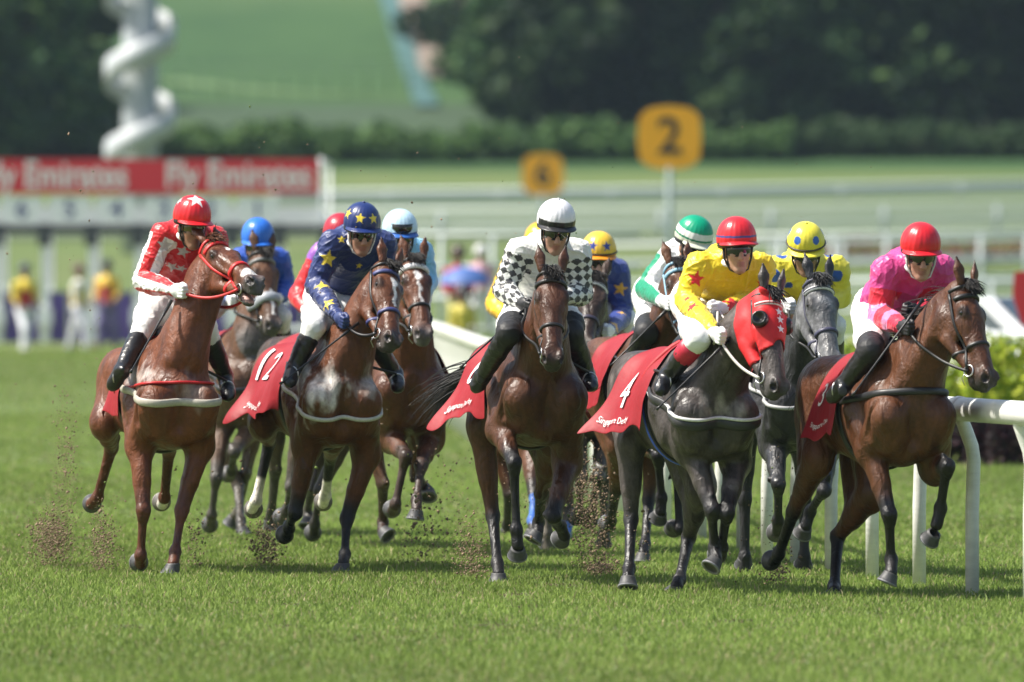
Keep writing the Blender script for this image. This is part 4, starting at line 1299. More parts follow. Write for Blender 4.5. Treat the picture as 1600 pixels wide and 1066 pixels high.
    # stirrups
    for s in 'RL':
        an, to = D['an' + s], D['to' + s]; fd = unit(to - an); b = to - fd * .06; sd = unit(np.cross(fd, V(0, 0, 1)))
        mb = MB()
        pts = [b + sd * .045 * math.sin(a) + V(0, 0, 1) * (.055 * math.cos(a) + .008) for a in np.linspace(math.radians(-130), math.radians(130), 18)]
        mb.tube(pts + [pts[0]], .0045, 6); mb.obj('stirrup', M['metal'], G['root'])
        mb = MB(); sa = G['F'].hit(T(.06, 0, 1.2), unit(l * (-1 if s == 'R' else 1) + u * .9), .6)
        mb.tube([pts[9], pts[9] * .5 + sa * .5, sa], .009, 6, (.015, .015, .015)); mb.obj('stirrup_leather', M['strap'], G['root'], True, True)
    if j.get('whip'):
        (x0, y0, d0), (x1, y1, d1) = j['whip'][:2]
        h0 = D['haR' if j.get('whiphand', 'R') == 'R' else 'haL']
        A, B = U(x0, y0, h0[1] + d0), U(x1, y1, h0[1] + d1)
        for _ in range(50):
            if min(G['F'].sample(A * (1 - t) + B * t)[0] for t in (.3, .5, .7, .85, 1)) > .13: break
            B = B - unit(B - V(0, 0, HC)) * .02
        mb = MB(); mb.tube([A, A * .8 + B * .2, A * .78 + B * .22, B * .95 + A * .05, B], [.011, .010, .007, .005, .011], 8)
        w = mb.obj('whip', M['whip']); tag(w, j['whip'][2], 'whip', 'whips carried by the jockeys')
    PEOPLE[j['horse']] = D

def hand_sdf(S, h, a, T, f, l, s, k_):
    inn = l * (1 if s == 'R' else -1); inn = unit(inn - (inn @ a) * a)
    w = np.cross(a, inn); w = w if w[2] > 0 else -w
    S.ell(h - a * .01, (.045 * k_, .022 * k_, .044 * k_), [a, inn, w], .012)
    for i in range(4):
        L = (.9, 1.0, .95, .8)[i]
        b = h + a * .03 + w * (.031 - .0205 * i) - inn * .004
        p1 = b + a * .028 * L + inn * .010; p2 = p1 + inn * .030 * L - a * .004; p3 = p2 - a * .028 * L - inn * .004
        S.tube(b, p1, .0115 * k_, .0105 * k_, None, 1, .005); S.tube(p1, p2, .0105 * k_, .010 * k_, None, 1, .004); S.tube(p2, p3, .010 * k_, .009 * k_, None, 1, .003)
    b = h - a * .012 + w * .03 + inn * .008
    p1 = b + a * .028 + w * .016 + inn * .016; p2 = p1 + a * .028 - w * .004 + inn * .008
    S.tube(b, p1, .0135 * k_, .012 * k_, None, 1, .006); S.tube(p1, p2, .012 * k_, .0095 * k_, None, 1, .004)

# ---- silks
def full(n, c): return np.repeat(np.array(c, float)[None], n, 0)
def setc(c, m, col): c[m] = col; return c
R_, W_, Y_, NVY, PNK, GRN, LBL, PUR, ORG, BLU = (.55, .010, .016), (.78, .78, .78), (.74, .56, .015), (.014, .030, .135), (.60, .05, .24), (.0, .26, .13), (.25, .55, .80), (.26, .08, .42), (.80, .36, .02), (.02, .08, .42)
def stars(c, I, lst, col, n=5, k=.42):
    for (x, y, r, rot) in lst:
        m = patch(I['P'], I['nr'], x, y, r, lambda a, b: in_star(a, b, n, 1, k, math.radians(rot)))
        c[m] = col
    return c
def armang(I, s):
    """angle round the arm for stripes"""
    D = I['D']; P = I['P']; A, E, Hn = D['sh' + s], D['el' + s], D['ha' + s]
    d, t, m = I['arm'][s]
    a1, a2 = unit(E - A), unit(Hn - E)
    w = np.clip((t - .8) / .4, 0, 1)[:, None]
    ax = a1 * (1 - w) + a2 * w; ax = ax / np.linalg.norm(ax, axis=1)[:, None]
    ref = unit(np.cross(a1, a2))
    cen = np.where((t < 1)[:, None], A + (E - A) * t[:, None], E + (Hn - E) * (t - 1)[:, None])
    q = P - cen; q = q - (q * ax).sum(1)[:, None] * ax
    o = np.cross(ax, ref)
    return np.arctan2((q * o).sum(1), q @ ref), t, m
def silk_red(I):
    c = full(len(I['P']), R_)
    for s in 'RL':
        an, t, m = armang(I, s)
        st = (np.sin(an * 3 + .6) > .0) & m & (t > .05)
        c[st] = W_
    return stars(c, I, [(262, 385, 14, 5), (283, 398, 12, 20), (266, 422, 12, -10), (325, 395, 11, 0), (284, 425, 10, 30), (305, 440, 10, 0)], (.5, .5, .5), 5, .42)
def silk_navy(I):
    c = full(len(I['P']), NVY)
    stars(c, I, [(511, 403, 15, 10), (503, 442, 15, -15), (508, 471, 13, 5), (602, 396, 9, 0), (535, 370, 7, 0), (560, 420, 6, 0)], (.72, .56, .05))
    return c
def silk_check(I):
    c = full(len(I['P']), (.74, .745, .72))
    for s in 'RL':
        an, t, m = armang(I, s)
        r = np.where(t < 1, t * 5.2, 5.2 + (t - 1) * 4.4)
        uu = an / (2 * math.pi) * 8
        ck = (np.floor(uu + r) + np.floor(uu - r)) % 2 == 0
        c[ck & m & (t > .12)] = (.05, .05, .055)
    return c
def silk_yelred(I):
    c = full(len(I['P']), Y_)
    stars(c, I, [(1090, 438, 15, 10), (1080, 474, 13, -10), (1125, 480, 17, 0), (1150, 472, 18, 10), (1072, 462, 9, 30), (1080, 505, 11, 0), (1190, 448, 10, 0)], (.60, .012, .02))
    return c
def silk_pink(I):
    c = full(len(I['P']), PNK)
    for s in 'RL':
        d, t, m = I['arm'][s]
        c[m & (t > .45) & (t < .82)] = (.66, .02, .05)
        c[m & (t > .82) & (t < 1.2)] = (.72, .20, .40)
        c[m & (t > 1.2) & (t < 1.45)] = (.66, .02, .05)
        c[m & (t > 1.45) & (t < 1.62)] = (.72, .2, .4); c[m & (t > 1.62)] = (.66, .02, .06)
    return c
def silk_dots(I):
    c = full(len(I['P']), (.76, .66, .05))
    dots = lambda a, b: a * a + b * b < 1
    for x, y, r in ((1207, 436, 11), (1310, 436, 10), (1222, 395, 9), (1295, 395, 8), (1232, 450, 7), (1205, 470, 9)):
        c[patch(I['P'], I['nr'], x, y, r, dots)] = (.02, .09, .42)
    return c
def silk_green(I):
    c = full(len(I['P']), W_)
    z = (I['P'] - I['D']['chest']) @ unit(I['D']['shL'] - I['D']['shR'])
    an, t, m = armang(I, 'R')
    c[m & (np.sin(an + 1.2) > .55) & (t > .2) & (t < 1.8)] = GRN
    y = I['P'] @ V(.3, .2, 1)
    m2 = ~I['arm']['R'][2] & (z > -.05)
    c[m2 & (np.sin(z * 40) > 0)] = GRN
    return c
def silk_lblue(I):
    c = full(len(I['P']), LBL)
    stars(c, I, [(671, 452, 7, 0)], (.7, .68, .1)); return c
def silk_purred(I):
    c = full(len(I['P']), PUR)
    for s in 'RL':
        d, t, m = I['arm'][s]; c[m & (t > .25)] = R_
    return c
def silk_orange(I): return full(len(I['P']), (.82, .50, .02))
def silk_blorg(I):
    c = full(len(I['P']), (.025, .05, .24))
    stars(c, I, [(973, 449, 13, 10), (974, 484, 12, -15), (963, 503, 14, 5), (950, 440, 6, 0)], (.75, .40, .05)); return c
def silk_blue(I):
    c = full(len(I['P']), BLU); return c
# ---- caps: functions of head-local x (front), y (left), z (up)
def cap_plain(col): return lambda x, y, z: full(len(x), col)
def cap_stars(base, col, lst, n=5, k=.42):
    def fn(x, y, z):
        c = full(len(x), base)
        d = np.stack([x / .134, y / .118, z / .130], 1); d /= np.linalg.norm(d, axis=1)[:, None] + 1e-9
        for (az, el, r, rot) in lst:
            a, e = math.radians(az), math.radians(el)
            o = V(math.cos(e) * math.cos(a), math.cos(e) * math.sin(a), math.sin(e)); ey = unit(V(0, 0, 1) - o[2] * o); ex = np.cross(ey, o)
            m = (d @ o > .3)
            if n: m &= in_star(d @ ex / r, d @ ey / r, n, 1, k, math.radians(rot))
            else: m &= (d @ ex) ** 2 + (d @ ey) ** 2 < r * r
            c[m] = col
        return c
    return fn
def cap_hoops(x, y, z):
    c = full(len(x), (.0, .30, .16)); c[(z < .052) & (z > .012)] = (.75, .76, .70); c[(z < .012) & (z > .0)] = (.0, .2, .1); c[z <= .0] = (.6, .62, .5)
    return c
def cap_white(x, y, z):
    c = full(len(x), (.76, .76, .80)); c[(z < .018) & (x > .03)] = (.02, .02, .022); c[(z < .022) & (z > .018) & (x > .03)] = (.35, .35, .36); return c
def cap_lblue(x, y, z):
    c = full(len(x), (.50, .70, .84)); c[z < -.005] = (.02, .08, .35); return c
def cap_orange(x, y, z):
    c = cap_stars((.78, .50, .05), (.03, .06, .3), [(26, 24, .30, 0), (-26, 24, .30, 0)])(x, y, z)
    c[z < .003] = (.75, .27, .02)
    return c
def cap_redblue(x, y, z):
    c = full(len(x), (.62, .02, .03)); c[(z < .022) & (z > .010)] = (.06, .07, .25); return c

LENSY = mat('amber_lens', (.10, .07, .01), .08, spec=.9)
JOCK = [
 dict(horse='H1', seed=1, head=(26, 12, 2), eye=(309, 358), shR=(256, 366), shL=(334, 372), elR=(224, 440), haR=(278, 455), elL=(335, 445), pel=(262, 462), hipR=(246, 470), knR=(225, 512), anR=(190, 580), toR=(176, 603), anL=(352, 588), toL=(357, 620),
  silk=silk_red, cap=cap_stars((.62, .015, .022), (.70, .70, .70), [(-15, 62, .50, 0), (-110, 40, .25, 0)]), lens=LENSY, skin=(.33, .17, .11), whip=((268, 470, 0), (204, 582, .5), 'black whip held by jockey in red and white, angled past red saddle cloth'),
  label='jockey in red silks with white striped sleeves and red cap with a white star', rein=(.5, .02, .02), pompom=False),
 dict(horse='H2', seed=2, head=(5, 15, 0), eye=(404, 388), shR=(374, 405), shL=(436, 405), elR=(365, 455), elL=(447, 452), silk=silk_blue, cap=cap_plain((.03, .16, .62)), pompom=False, label='jockey in blue cap and blue silks, behind the red and white jockey', vj=.011, vox=.012),
 dict(horse='H3', seed=3, head=(14, 14, 2), eye=(570, 369), shR=(520, 378), shL=(598, 378), elR=(494, 446), haR=(532, 500), elL=(606, 445), pel=(520, 462), hipR=(506, 470), knR=(490, 512), anR=(459, 576), toR=(452, 598), anL=(618, 585), toL=(622, 606),
  silk=silk_navy, cap=cap_stars(NVY, (.72, .56, .05), [(24, 24, .30, 0), (-24, 24, .30, 0), (-80, 28, .3, 0), (80, 28, .3, 0), (180, 40, .3, 0)]), glove=(.03, .05, .16), chin=(.7, .7, .7), stubble=.35, rein=(.015, .015, .02),
  label='jockey in navy silks and navy cap with yellow stars', whip=((560, 505, 0), (438, 600, .55), 'black whip lying along boot of navy starred jockey')),
 dict(horse='H4', seed=4, head=(10, 25, 0), eye=(534, 386), shR=(504, 395), shL=(560, 395), elR=(467, 462), haR=(480, 490), pel=(515, 455), hipR=(505, 480), knR=(500, 512), anR=(490, 585), silk=silk_purred, cap=cap_plain((.4, .02, .04)), pompom=False, label='jockey in purple silks with red sleeves, behind the navy starred jockey', vj=.011, vox=.012),
 dict(horse='H5', seed=5, head=(9, 12, 0), eye=(628, 377), shR=(598, 392), shL=(656, 392), elL=(668, 440), elR=(590, 440), pel=(634, 455), hipL=(646, 480), knL=(652, 515), anL=(676, 585), toL=(684, 604), silk=silk_lblue, cap=cap_lblue, gog2=True, skin=(.30, .17, .11), brim=(.03, .12, .42), pompom=False, label='jockey in pale blue silks and pale blue cap with spare goggles on it', vj=.009),
 dict(horse='H6', seed=6, head=(10, 17, 3), eye=(872, 367), shR=(812, 390), shL=(902, 392), elR=(788, 454), haR=(820, 478), elL=(908, 460), pel=(838, 478), hipR=(812, 490), hipL=(880, 490), knR=(795, 520), knL=(893, 520), anR=(754, 588), toR=(744, 606), anL=(917, 585), toL=(924, 604),
  silk=silk_check, thighcut=.66, cap=cap_white, brim=(.02, .02, .022), glove=(.012, .012, .014), skin=(.46, .25, .18), stubble=.3, label='jockey in white silks with black checked sleeves and plain white cap', whip=((828, 475, 0), (720, 574, .6), 'black whip held low by jockey in white with checked sleeves'), collar=(.5, .52, .48), boot=.22),
 dict(horse='H7', seed=7, head=(5, 25, 0), eye=(846, 398), shR=(802, 415), shL=(865, 415), elR=(774, 476), haR=(800, 505), pel=(838, 460), hipR=(826, 485), knR=(822, 520), anR=(806, 590), silk=silk_orange, cap=cap_plain((.7, .4, .02)), pompom=False, label='jockey in orange yellow silks, mostly hidden behind the white and checked jockey', vj=.011, vox=.012),
 dict(horse='H8', seed=8, head=(2, 12, 2), eye=(936, 411), shR=(914, 424), shL=(964, 424), elL=(974, 492), haL=(952, 518), elR=(900, 490), silk=silk_blorg, cap=cap_orange, brim=(.75, .27, .02), skin=(.5, .3, .22), gog='clear', label='jockey in blue silks with orange stars and orange cap', pompom=False, vj=.008, band=(-.002, (.05, .03, .02))),
 dict(horse='H9', seed=9, head=(38, 24, 0), eye=(1095, 392), shR=(1052, 396), shL=(1098, 404), elR=(1010, 452), haR=(1042, 474), elL=(1090, 460), pel=(1036, 470), hipR=(1024, 486), knR=(1010, 520), anR=(982, 572), toR=(974, 590), silk=silk_green, thighcut=.7, cap=cap_hoops, pompom=False, label='jockey in white and green silks with green hooped cap, head turned to the rail', whip=((1046, 480, 0), (954, 572, .5), 'black whip held by jockey in white and green'), boot=.12, vj=.0078),
 dict(horse='H10', seed=10, head=(14, 4, -2), eye=(1158, 391), shR=(1092, 414), shL=(1188, 414), elR=(1072, 470), haR=(1120, 524), elL=(1184, 470), pel=(1098, 470), hipR=(1086, 488), knR=(1090, 530), anR=(1044, 588), toR=(1032, 610), silk=silk_yelred, cap=cap_redblue, skin=(.48, .27, .18), boottop=(.50, .02, .05), rein=(.62, .58, .55), pompom=False,
  label='jockey in yellow silks with red stars and plain red cap', whip=((1140, 530, 0), (1026, 640, .55), 'black whip held low beside lettered cloth by jockey in yellow and red'), brim=(.5, .02, .03)),
 dict(horse='H11', seed=11, head=(1, 24, 0), eye=(1260, 404), shR=(1212, 418), shL=(1306, 418), elR=(1204, 462), elL=(1312, 465), silk=silk_dots, cap=cap_stars((.78, .68, .06), (.03, .12, .45), [(34, 26, .21, 0), (-34, 26, .21, 0), (-100, 30, .2, 0), (100, 30, .2, 0)], 0), label='jockey in yellow silks and yellow cap with blue dots', band=(-.0, (.05, .04, .03)), skin=(.3, .17, .11), vj=.008),
 dict(horse='H12', seed=12, head=(9, 14, 0), eye=(1443, 405), shR=(1384, 420), shL=(1470, 418), elR=(1374, 492), haR=(1414, 512), elL=(1480, 475), pel=(1376, 486), hipR=(1362, 500), knR=(1360, 548), anR=(1318, 602), toR=(1300, 622), silk=silk_pink, thighcut=.82, cap=cap_plain((.62, .015, .025)), glove=(.012, .012, .014), chin=(.7, .7, .7), skin=(.48, .26, .19), boot=.1, pompom=False,
  label='jockey in pink silks with red hooped sleeves and red cap, nearest the rail', whip=((1442, 468, 0), (1332, 618, .6), 'black whip held upright by jockey in pink')),
]
# ------------------------------------------------------------------ setting
def ground_mat(name, c1, c2, scale, c3=None, s3=.6, stripe=0):
    m = bpy.data.materials.new(name); m.use_nodes = True
    nt = m.node_tree; b = nt.nodes['Principled BSDF']; L = nt.links
    b.inputs['Roughness'].default_value = .85; b.inputs['Specular IOR Level'].default_value = .15
    tc = nt.nodes.new('ShaderNodeTexCoord')
    mp = nt.nodes.new('ShaderNodeMapping'); mp.inputs['Scale'].default_value = (1, .35, 1); L.new(tc.outputs['Object'], mp.inputs['Vector'])
    n = nt.nodes.new('ShaderNodeTexNoise'); n.inputs['Scale'].default_value = scale; n.inputs['Detail'].default_value = 8; n.inputs['Roughness'].default_value = .7
    L.new(mp.outputs[0], n.inputs['Vector'])
    r = nt.nodes.new('ShaderNodeValToRGB'); r.color_ramp.elements[0].position = .35; r.color_ramp.elements[1].position = .65
    r.color_ramp.elements[0].color = (*c1, 1); r.color_ramp.elements[1].color = (*c2, 1)
    L.new(n.outputs['Fac'], r.inputs[0]); out = r.outputs[0]
    if c3:
        n2 = nt.nodes.new('ShaderNodeTexNoise'); n2.inputs['Scale'].default_value = s3; n2.inputs['Detail'].default_value = 5
        L.new(mp.outputs[0], n2.inputs['Vector'])
        r2 = nt.nodes.new('ShaderNodeMapRange'); r2.inputs[1].default_value = .5; r2.inputs[2].default_value = .72; L.new(n2.outputs['Fac'], r2.inputs[0])
        mx = nt.nodes.new('ShaderNodeMix'); mx.data_type = 'RGBA'; L.new(r2.outputs[0], mx.inputs['Factor'])
        L.new(out, mx.inputs['A']); mx.inputs['B'].default_value = (*c3, 1); out = mx.outputs['Result']
    L.new(out, b.inputs['Base Color'])
    return m
PROFILE = [(-60, 0), (30, 0), (230, 0), (250, .35), (270, 1.0), (330, 2.1), (400, 3.0), (440, 3.95), (480, 5.3), (500, 6.6), (520, 8.6), (600, 12.4), (680, 16.9), (800, 24), (980, 37)]
def gz(Y): return float(np.interp(Y, [p[0] for p in PROFILE], [p[1] for p in PROFILE]))
def structure(o): o['kind'] = 'structure'; return o
ys = sorted(set([p[0] for p in PROFILE] + list(range(-60, 240, 20)) + list(range(240, 700, 10)) + list(range(700, 981, 40))))
xs = list(np.linspace(-400, 400, 41))
P = [(x, y, gz(y) + (0 if y < 505 else (y - 505) * .018 * math.sin(x * .035 + y * .01))) for y in ys for x in xs]
Fg = np.array([(i * 41 + j, i * 41 + j + 1, (i + 1) * 41 + j + 1, (i + 1) * 41 + j) for i in range(len(ys) - 1) for j in range(40)])
gm_near = ground_mat('turf', (.095, .135, .042), (.115, .155, .050), 2.2, (.13, .155, .06), .4)
gm_far = ground_mat('hill_grass', (.028, .066, .022), (.044, .092, .028), .05, (.075, .12, .042), .02)
midx = [1 if P[f[0]][1] >= 480 else 0 for f in Fg]
g = structure(mk('ground', P, Fg, None, None, True, None, [gm_near, gm_far], midx))

# standing turf near the runners: individual blades
def grass():
    rs = np.random.RandomState(5)
    Ps = []
    for y0, y1, dens in ((53, 64, 1100), (64, 74, 1200), (74, 86, 900), (86, 106, 420), (106, 140, 200), (140, 236, 60)):
        w = .05 * y1 + .6
        n = int(dens * 2 * w * (y1 - y0))
        Ps.append(np.stack([rs.uniform(-w, w, n), rs.uniform(y0, y1, n)], 1))
    Q = np.concatenate(Ps); n = len(Q)
    patchy = np.sin(Q[:, 0] * 1.7 + np.sin(Q[:, 1] * .8) * 2) * .5 + np.sin(Q[:, 0] * 5.1 + Q[:, 1] * 1.3) * .3
    hgt = rs.gamma(6, .0043, n) * (1 + .22 * patchy)
    ang = rs.uniform(0, 2 * math.pi, n); lean = rs.uniform(.1, .9, n) * hgt
    la = rs.uniform(0, 2 * math.pi, n); wd = rs.uniform(.0028, .0055, n) * np.interp(Q[:, 1], [55, 140, 236], [.9, 1.9, 4.0])
    dx, dy = np.cos(ang) * wd, np.sin(ang) * wd
    lx, ly = np.cos(la) * lean, np.sin(la) * lean
    v = np.zeros((n, 5, 3))
    v[:, 0] = np.stack([Q[:, 0] - dx, Q[:, 1] - dy, np.full(n, -.002)], 1); v[:, 1] = np.stack([Q[:, 0] + dx, Q[:, 1] + dy, np.full(n, -.002)], 1)
    v[:, 2] = np.stack([Q[:, 0] + dx * .8 + lx * .35, Q[:, 1] + dy * .8 + ly * .35, hgt * .6], 1); v[:, 3] = np.stack([Q[:, 0] - dx * .8 + lx * .35, Q[:, 1] - dy * .8 + ly * .35, hgt * .6], 1)
    v[:, 4] = np.stack([Q[:, 0] + lx, Q[:, 1] + ly, hgt], 1)
    b = (np.arange(n) * 5)[:, None]
    quads = b + np.array([[0, 1, 2, 3]]); tris = b + np.array([[3, 2, 4]])
    me = bpy.data.meshes.new('grass')
    me.vertices.add(n * 5); me.vertices.foreach_set('co', v.astype(np.float32).ravel())
    me.loops.add(n * 7); me.loops.foreach_set('vertex_index', np.concatenate([quads.ravel(), tris.ravel()]).astype(np.int32))
    me.polygons.add(n * 2); me.polygons.foreach_set('loop_start', np.concatenate([np.arange(n) * 4, n * 4 + np.arange(n) * 3]).astype(np.int32))
    me.update(calc_edges=True)
    base = np.array((.200, .290, .062)); dry = np.array((.42, .37, .20)); lite = np.array((.29, .36, .10))
    t = rs.uniform(0, 1, n) ** 2 * .8; d = (rs.uniform(0, 1, n) < .07 + .05 * (patchy < -.3)).astype(float)
    c = base[None] * (1 - t[:, None]) + lite[None] * t[:, None]; c = c * (1 - d[:, None]) + dry[None] * d[:, None]
    c = c * rs.uniform(.75, 1.2, n)[:, None] * (1 + .12 * patchy)[:, None]
    # mowing and wear: broad soft variation; divots torn by earlier runners show soil
    c = c * (1 + .14 * np.sin(Q[:, 0] * .55 + Q[:, 1] * .21) * np.sin(Q[:, 1] * .13 + 1))[:, None]
    dv = np.zeros(n, bool)
    for _ in range(90):
        x0, y0 = rs.uniform(-4, 4), rs.uniform(60, 88); r0 = rs.uniform(.05, .16)
        dv |= ((Q[:, 0] - x0) / r0) ** 2 + ((Q[:, 1] - y0) / (r0 * 2.2)) ** 2 < rs.uniform(.6, 1.2, n)
    c[dv] = np.array((.11, .085, .05)) * rs.uniform(.6, 1.5, dv.sum())[:, None]
    v[dv, 2:, 2] *= .35
    me.vertices.foreach_set('co', v.astype(np.float32).ravel())
    cc = np.ones((n, 5, 4), np.float32); cc[:, :, :3] = c[:, None]
    at = me.attributes.new('col', 'FLOAT_COLOR', 'POINT'); at.data.foreach_set('color', cc.ravel())
    me.materials.append(mat('grass_blade', rough=.6, attr=True, spec=.2, transl=.45))
    o = bpy.data.objects.new('grass', me); COL.objects.link(o); o['kind'] = 'stuff'
    o['label'] = 'short green turf grass of the racetrack'
grass()

# paths and strips on the hill
def strip(name, pts, w, m, dz=.05):
    P, F = [], []
    for i, (x, y) in enumerate(pts):
        for s in (-1, 1): 
            xx = x + s * w / 2
            P.append((xx, y, gz(y) + (0 if y < 505 else (y - 505) * .018 * math.sin(xx * .035 + y * .01)) + dz))
    for i in range(len(pts) - 1): F.append((i * 2, i * 2 + 1, i * 2 + 3, i * 2 + 2))
    return structure(mk(name, P, F, m))
def hz0(x, y): return gz(y) + (0 if y < 505 else (y - 505) * .018 * math.sin(x * .035 + y * .01))
def hillpt(px, y):
    return ((px - 800) / FPX * y, y)
strip('drain_path', [hillpt(668, 520), hillpt(655, 560), hillpt(640, 600), hillpt(622, 640), hillpt(600, 680), hillpt(570, 740)], 1.1, mat('teal_drain', (.040, .105, .095), .7, nscale=.5, namt=.2), .25)
strip('dirt_path', [hillpt(682, 578), hillpt(672, 610), hillpt(655, 640), hillpt(636, 680), hillpt(600, 740)], 1.5, mat('pink_earth', (.21, .16, .125), .9, nscale=.5, namt=.2), .25)
mown = mat('mown_band', (.085, .15, .045), .9, nscale=.4, namt=.15); rough = mat('slope_shade_strip', (.030, .060, .022), .9, nscale=.4, namt=.2)  # rough: darker green that paints the lower slope's shading onto the hill
strip('mown_path', [hillpt(255, 592), hillpt(330, 578), hillpt(430, 562), hillpt(540, 552), hillpt(640, 548)], 2.2, mown, .12)
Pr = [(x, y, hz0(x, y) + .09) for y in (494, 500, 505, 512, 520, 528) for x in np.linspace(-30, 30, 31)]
structure(mk('slope_shade_strip', Pr, [(i * 31 + j, i * 31 + j + 1, (i + 1) * 31 + j + 1, (i + 1) * 31 + j) for i in range(5) for j in range(30)], rough))
strip('sand_track', [(-60, 340), (-60.01, 392)], .1, M['paint'])
bpy.data.objects.remove(bpy.data.objects['sand_track'])
sm_ = ground_mat('sand', (.10, .14, .08), (.14, .17, .10), .8)
Ps = [(x, y, gz(y) + .06) for y in (345, 360, 380, 400, 425) for x in (-70, -20, 20, 70)]
structure(mk('sand_track', Ps, [(i * 4 + j, i * 4 + j + 1, (i + 1) * 4 + j + 1, (i + 1) * 4 + j) for i in range(4) for j in range(3)], sm_))

# ------------------------------------------------------------------ running rail beside the runners
def rail_x(Y): return float(np.interp(Y, [40, 65.6, 67.2, 68.8, 70.4, 72, 73.6, 75.2, 76.8, 80, 86, 92, 98, 112, 136, 170, 220], [7.6, 2.90, 2.65, 2.37, 2.15, 1.93, 1.75, 1.605, 1.47, 1.25, .88, .55, .25, -.28, -.91, -2.2, -5]))
def running_rail():
    root = empty('running_rail', (2.7, 67, 0), 'white running rail on gooseneck posts, beside the pink jockey', 'rail')
    Yv = list(np.arange(58.4, 170, .8)); pts = [V(rail_x(y) , y, 1.10) for y in Yv]
    for _ in range(6): pts = [pts[0]] + [(pts[i - 1] + pts[i] * 2 + pts[i + 1]) / 4 for i in range(1, len(pts) - 1)] + [pts[-1]]
    mb = MB(); mb.tube(pts, .060, 14, q=1.18, flat=V(0, 0, 1)); mb.obj('rail', M['rail'], root)
    jm = MB()
    k = 11
    while k < len(pts) - 2:
        jm = MB(); c = pts[k]; d = unit(pts[k + 1] - pts[k - 1])
        jm.tube([c - d * .07, c - d * .065, c + d * .065, c + d * .07], [.060, .065, .065, .060], 14, q=1.18, flat=V(0, 0, 1)); jm.obj('joint_sleeve', M['rail'], root); k += 10
    for i in range(1, len(pts) - 1, 2):
        p = pts[i]; d = unit(pts[i + 1] - pts[i - 1]); side = unit(np.cross(d, V(0, 0, 1))); side = side if side[0] > 0 else -side
        base = p + side * .075; base[2] = 0
        lean = .02 * math.sin(i * 3.1)
        curve = [base + V(lean * .0, 0, -.02), base + V(0, 0, .5), base + V(lean, 0, .80), base + V(lean, 0, .88) - side * .012, base + V(lean, 0, .97) - side * .045, p + side * .015 + V(0, 0, -.07), p]
        mb = MB(); mb.tube(curve, [.041, .041, .041, .041, .041, .04, .036], 12); mb.obj('post', M['rail'], root)
M['rail'] = mat('weathered_white', (.74, .74, .70), .35, nscale=6, namt=.10, bump=.08, bscale=14, aniso=(1, .15, 4))
running_rail()

# ------------------------------------------------------------------ leaves
def leaf_mat(name, col, rough=.6, transl=.25):
    return mat(name, rough=rough, attr=True, spec=.15, transl=transl)
M['leaf'] = leaf_mat('leaves', None)
def tree_tint(m):
    # every tree has its own shade of green
    nt = m.node_tree; L = nt.links; oi = nt.nodes.new('ShaderNodeObjectInfo'); mr = nt.nodes.new('ShaderNodeMapRange'); mr.inputs[3].default_value = .55; mr.inputs[4].default_value = 1.7
    L.new(oi.outputs['Random'], mr.inputs[0]); at = [n for n in nt.nodes if n.type == 'ATTRIBUTE'][0]
    mx = nt.nodes.new('ShaderNodeVectorMath'); mx.operation = 'SCALE'; L.new(at.outputs['Color'], mx.inputs[0]); L.new(mr.outputs[0], mx.inputs['Scale'])
    for n in nt.nodes:
        if n.type == 'BSDF_PRINCIPLED': L.new(mx.outputs[0], n.inputs['Base Color'])
        if n.type == 'BSDF_TRANSLUCENT': L.new(mx.outputs[0], n.inputs['Color'])
M['tree_leaf'] = leaf_mat('tree_leaves', None); tree_tint(M['tree_leaf'])
def leaves(rs, C, n, size, cols, flat=.5):
    """n leaf-clump quads at points C"""
    N = rs.normal(size=(n, 3)); N[:, 2] = np.abs(N[:, 2]) + flat; N /= np.linalg.norm(N, axis=1)[:, None]
    A = np.cross(N, rs.normal(size=(n, 3))); A /= np.linalg.norm(A, axis=1)[:, None]; B = np.cross(N, A)
    s = (size * rs.uniform(.5, 1.2, n))[:, None]
    v = np.stack([C - A * s - B * s * .1, C - B * s * .55, C + A * s + B * s * .1, C + B * s * .55], 1)
    F = np.arange(n * 4).reshape(n, 4)
    cols = np.array(cols); c = cols[rs.randint(0, len(cols), n)] * rs.uniform(.7, 1.3, n)[:, None]
    return v.reshape(-1, 3), F, np.repeat(c, 4, 0)
def crown_points(rs, lobes, n):
    out = []
    w = np.array([r[3] * r[4] * r[5] for r in lobes]) ** .7; w /= w.sum()
    for (x, y, z, a, b, c), k in zip(lobes, (w * n).astype(int)):
        d = rs.normal(size=(k, 3)); d /= np.linalg.norm(d, axis=1)[:, None]
        r = rs.uniform(.45, 1.02, k)[:, None] ** .5
        out.append(np.array((x, y, z)) + d * r * np.array((a, b, c)))
    return np.concatenate(out)
TREES = []
BARK = mat('bark', (.09, .07, .05), .9, nscale=3, namt=.3)
for v in range(5):
    rs = np.random.RandomState(40 + v); H = 10 + 3 * rs.rand()
    lobes = []
    for i in range(19):
        t = rs.rand(); a = rs.uniform(0, 6.28); rr = rs.uniform(.6, 3.6) * (1 - .55 * t)
        lobes.append((rr * math.cos(a), rr * math.sin(a), 1.0 + t * (H - 2.4), *(rs.uniform(1.1, 2.3, 3) * np.array((1, 1, .75)))))
    C = crown_points(rs, lobes, 3800)
    cs = [(.022, .056, .018), (.032, .074, .022), (.052, .100, .030), (.016, .042, .016), (.07, .12, .035)]
    P, F, c = leaves(rs, C, len(C), .42, cs)
    mb = MB(); mb.tube([(0, 0, -1), (.1, 0, 2), (.0, .15, 5), (.15, 0, H * .7)], [.32, .26, .2, .08], 8)
    for i in range(7):
        l_ = lobes[i]; z0 = 2 + i * .6; mb.tube([(0, 0, z0), (l_[0] * .5, l_[1] * .5, (z0 + l_[2]) / 2 + .3), (l_[0], l_[1], l_[2])], [.12, .09, .03], 6)
    TREES.append((P, F, c, mb))
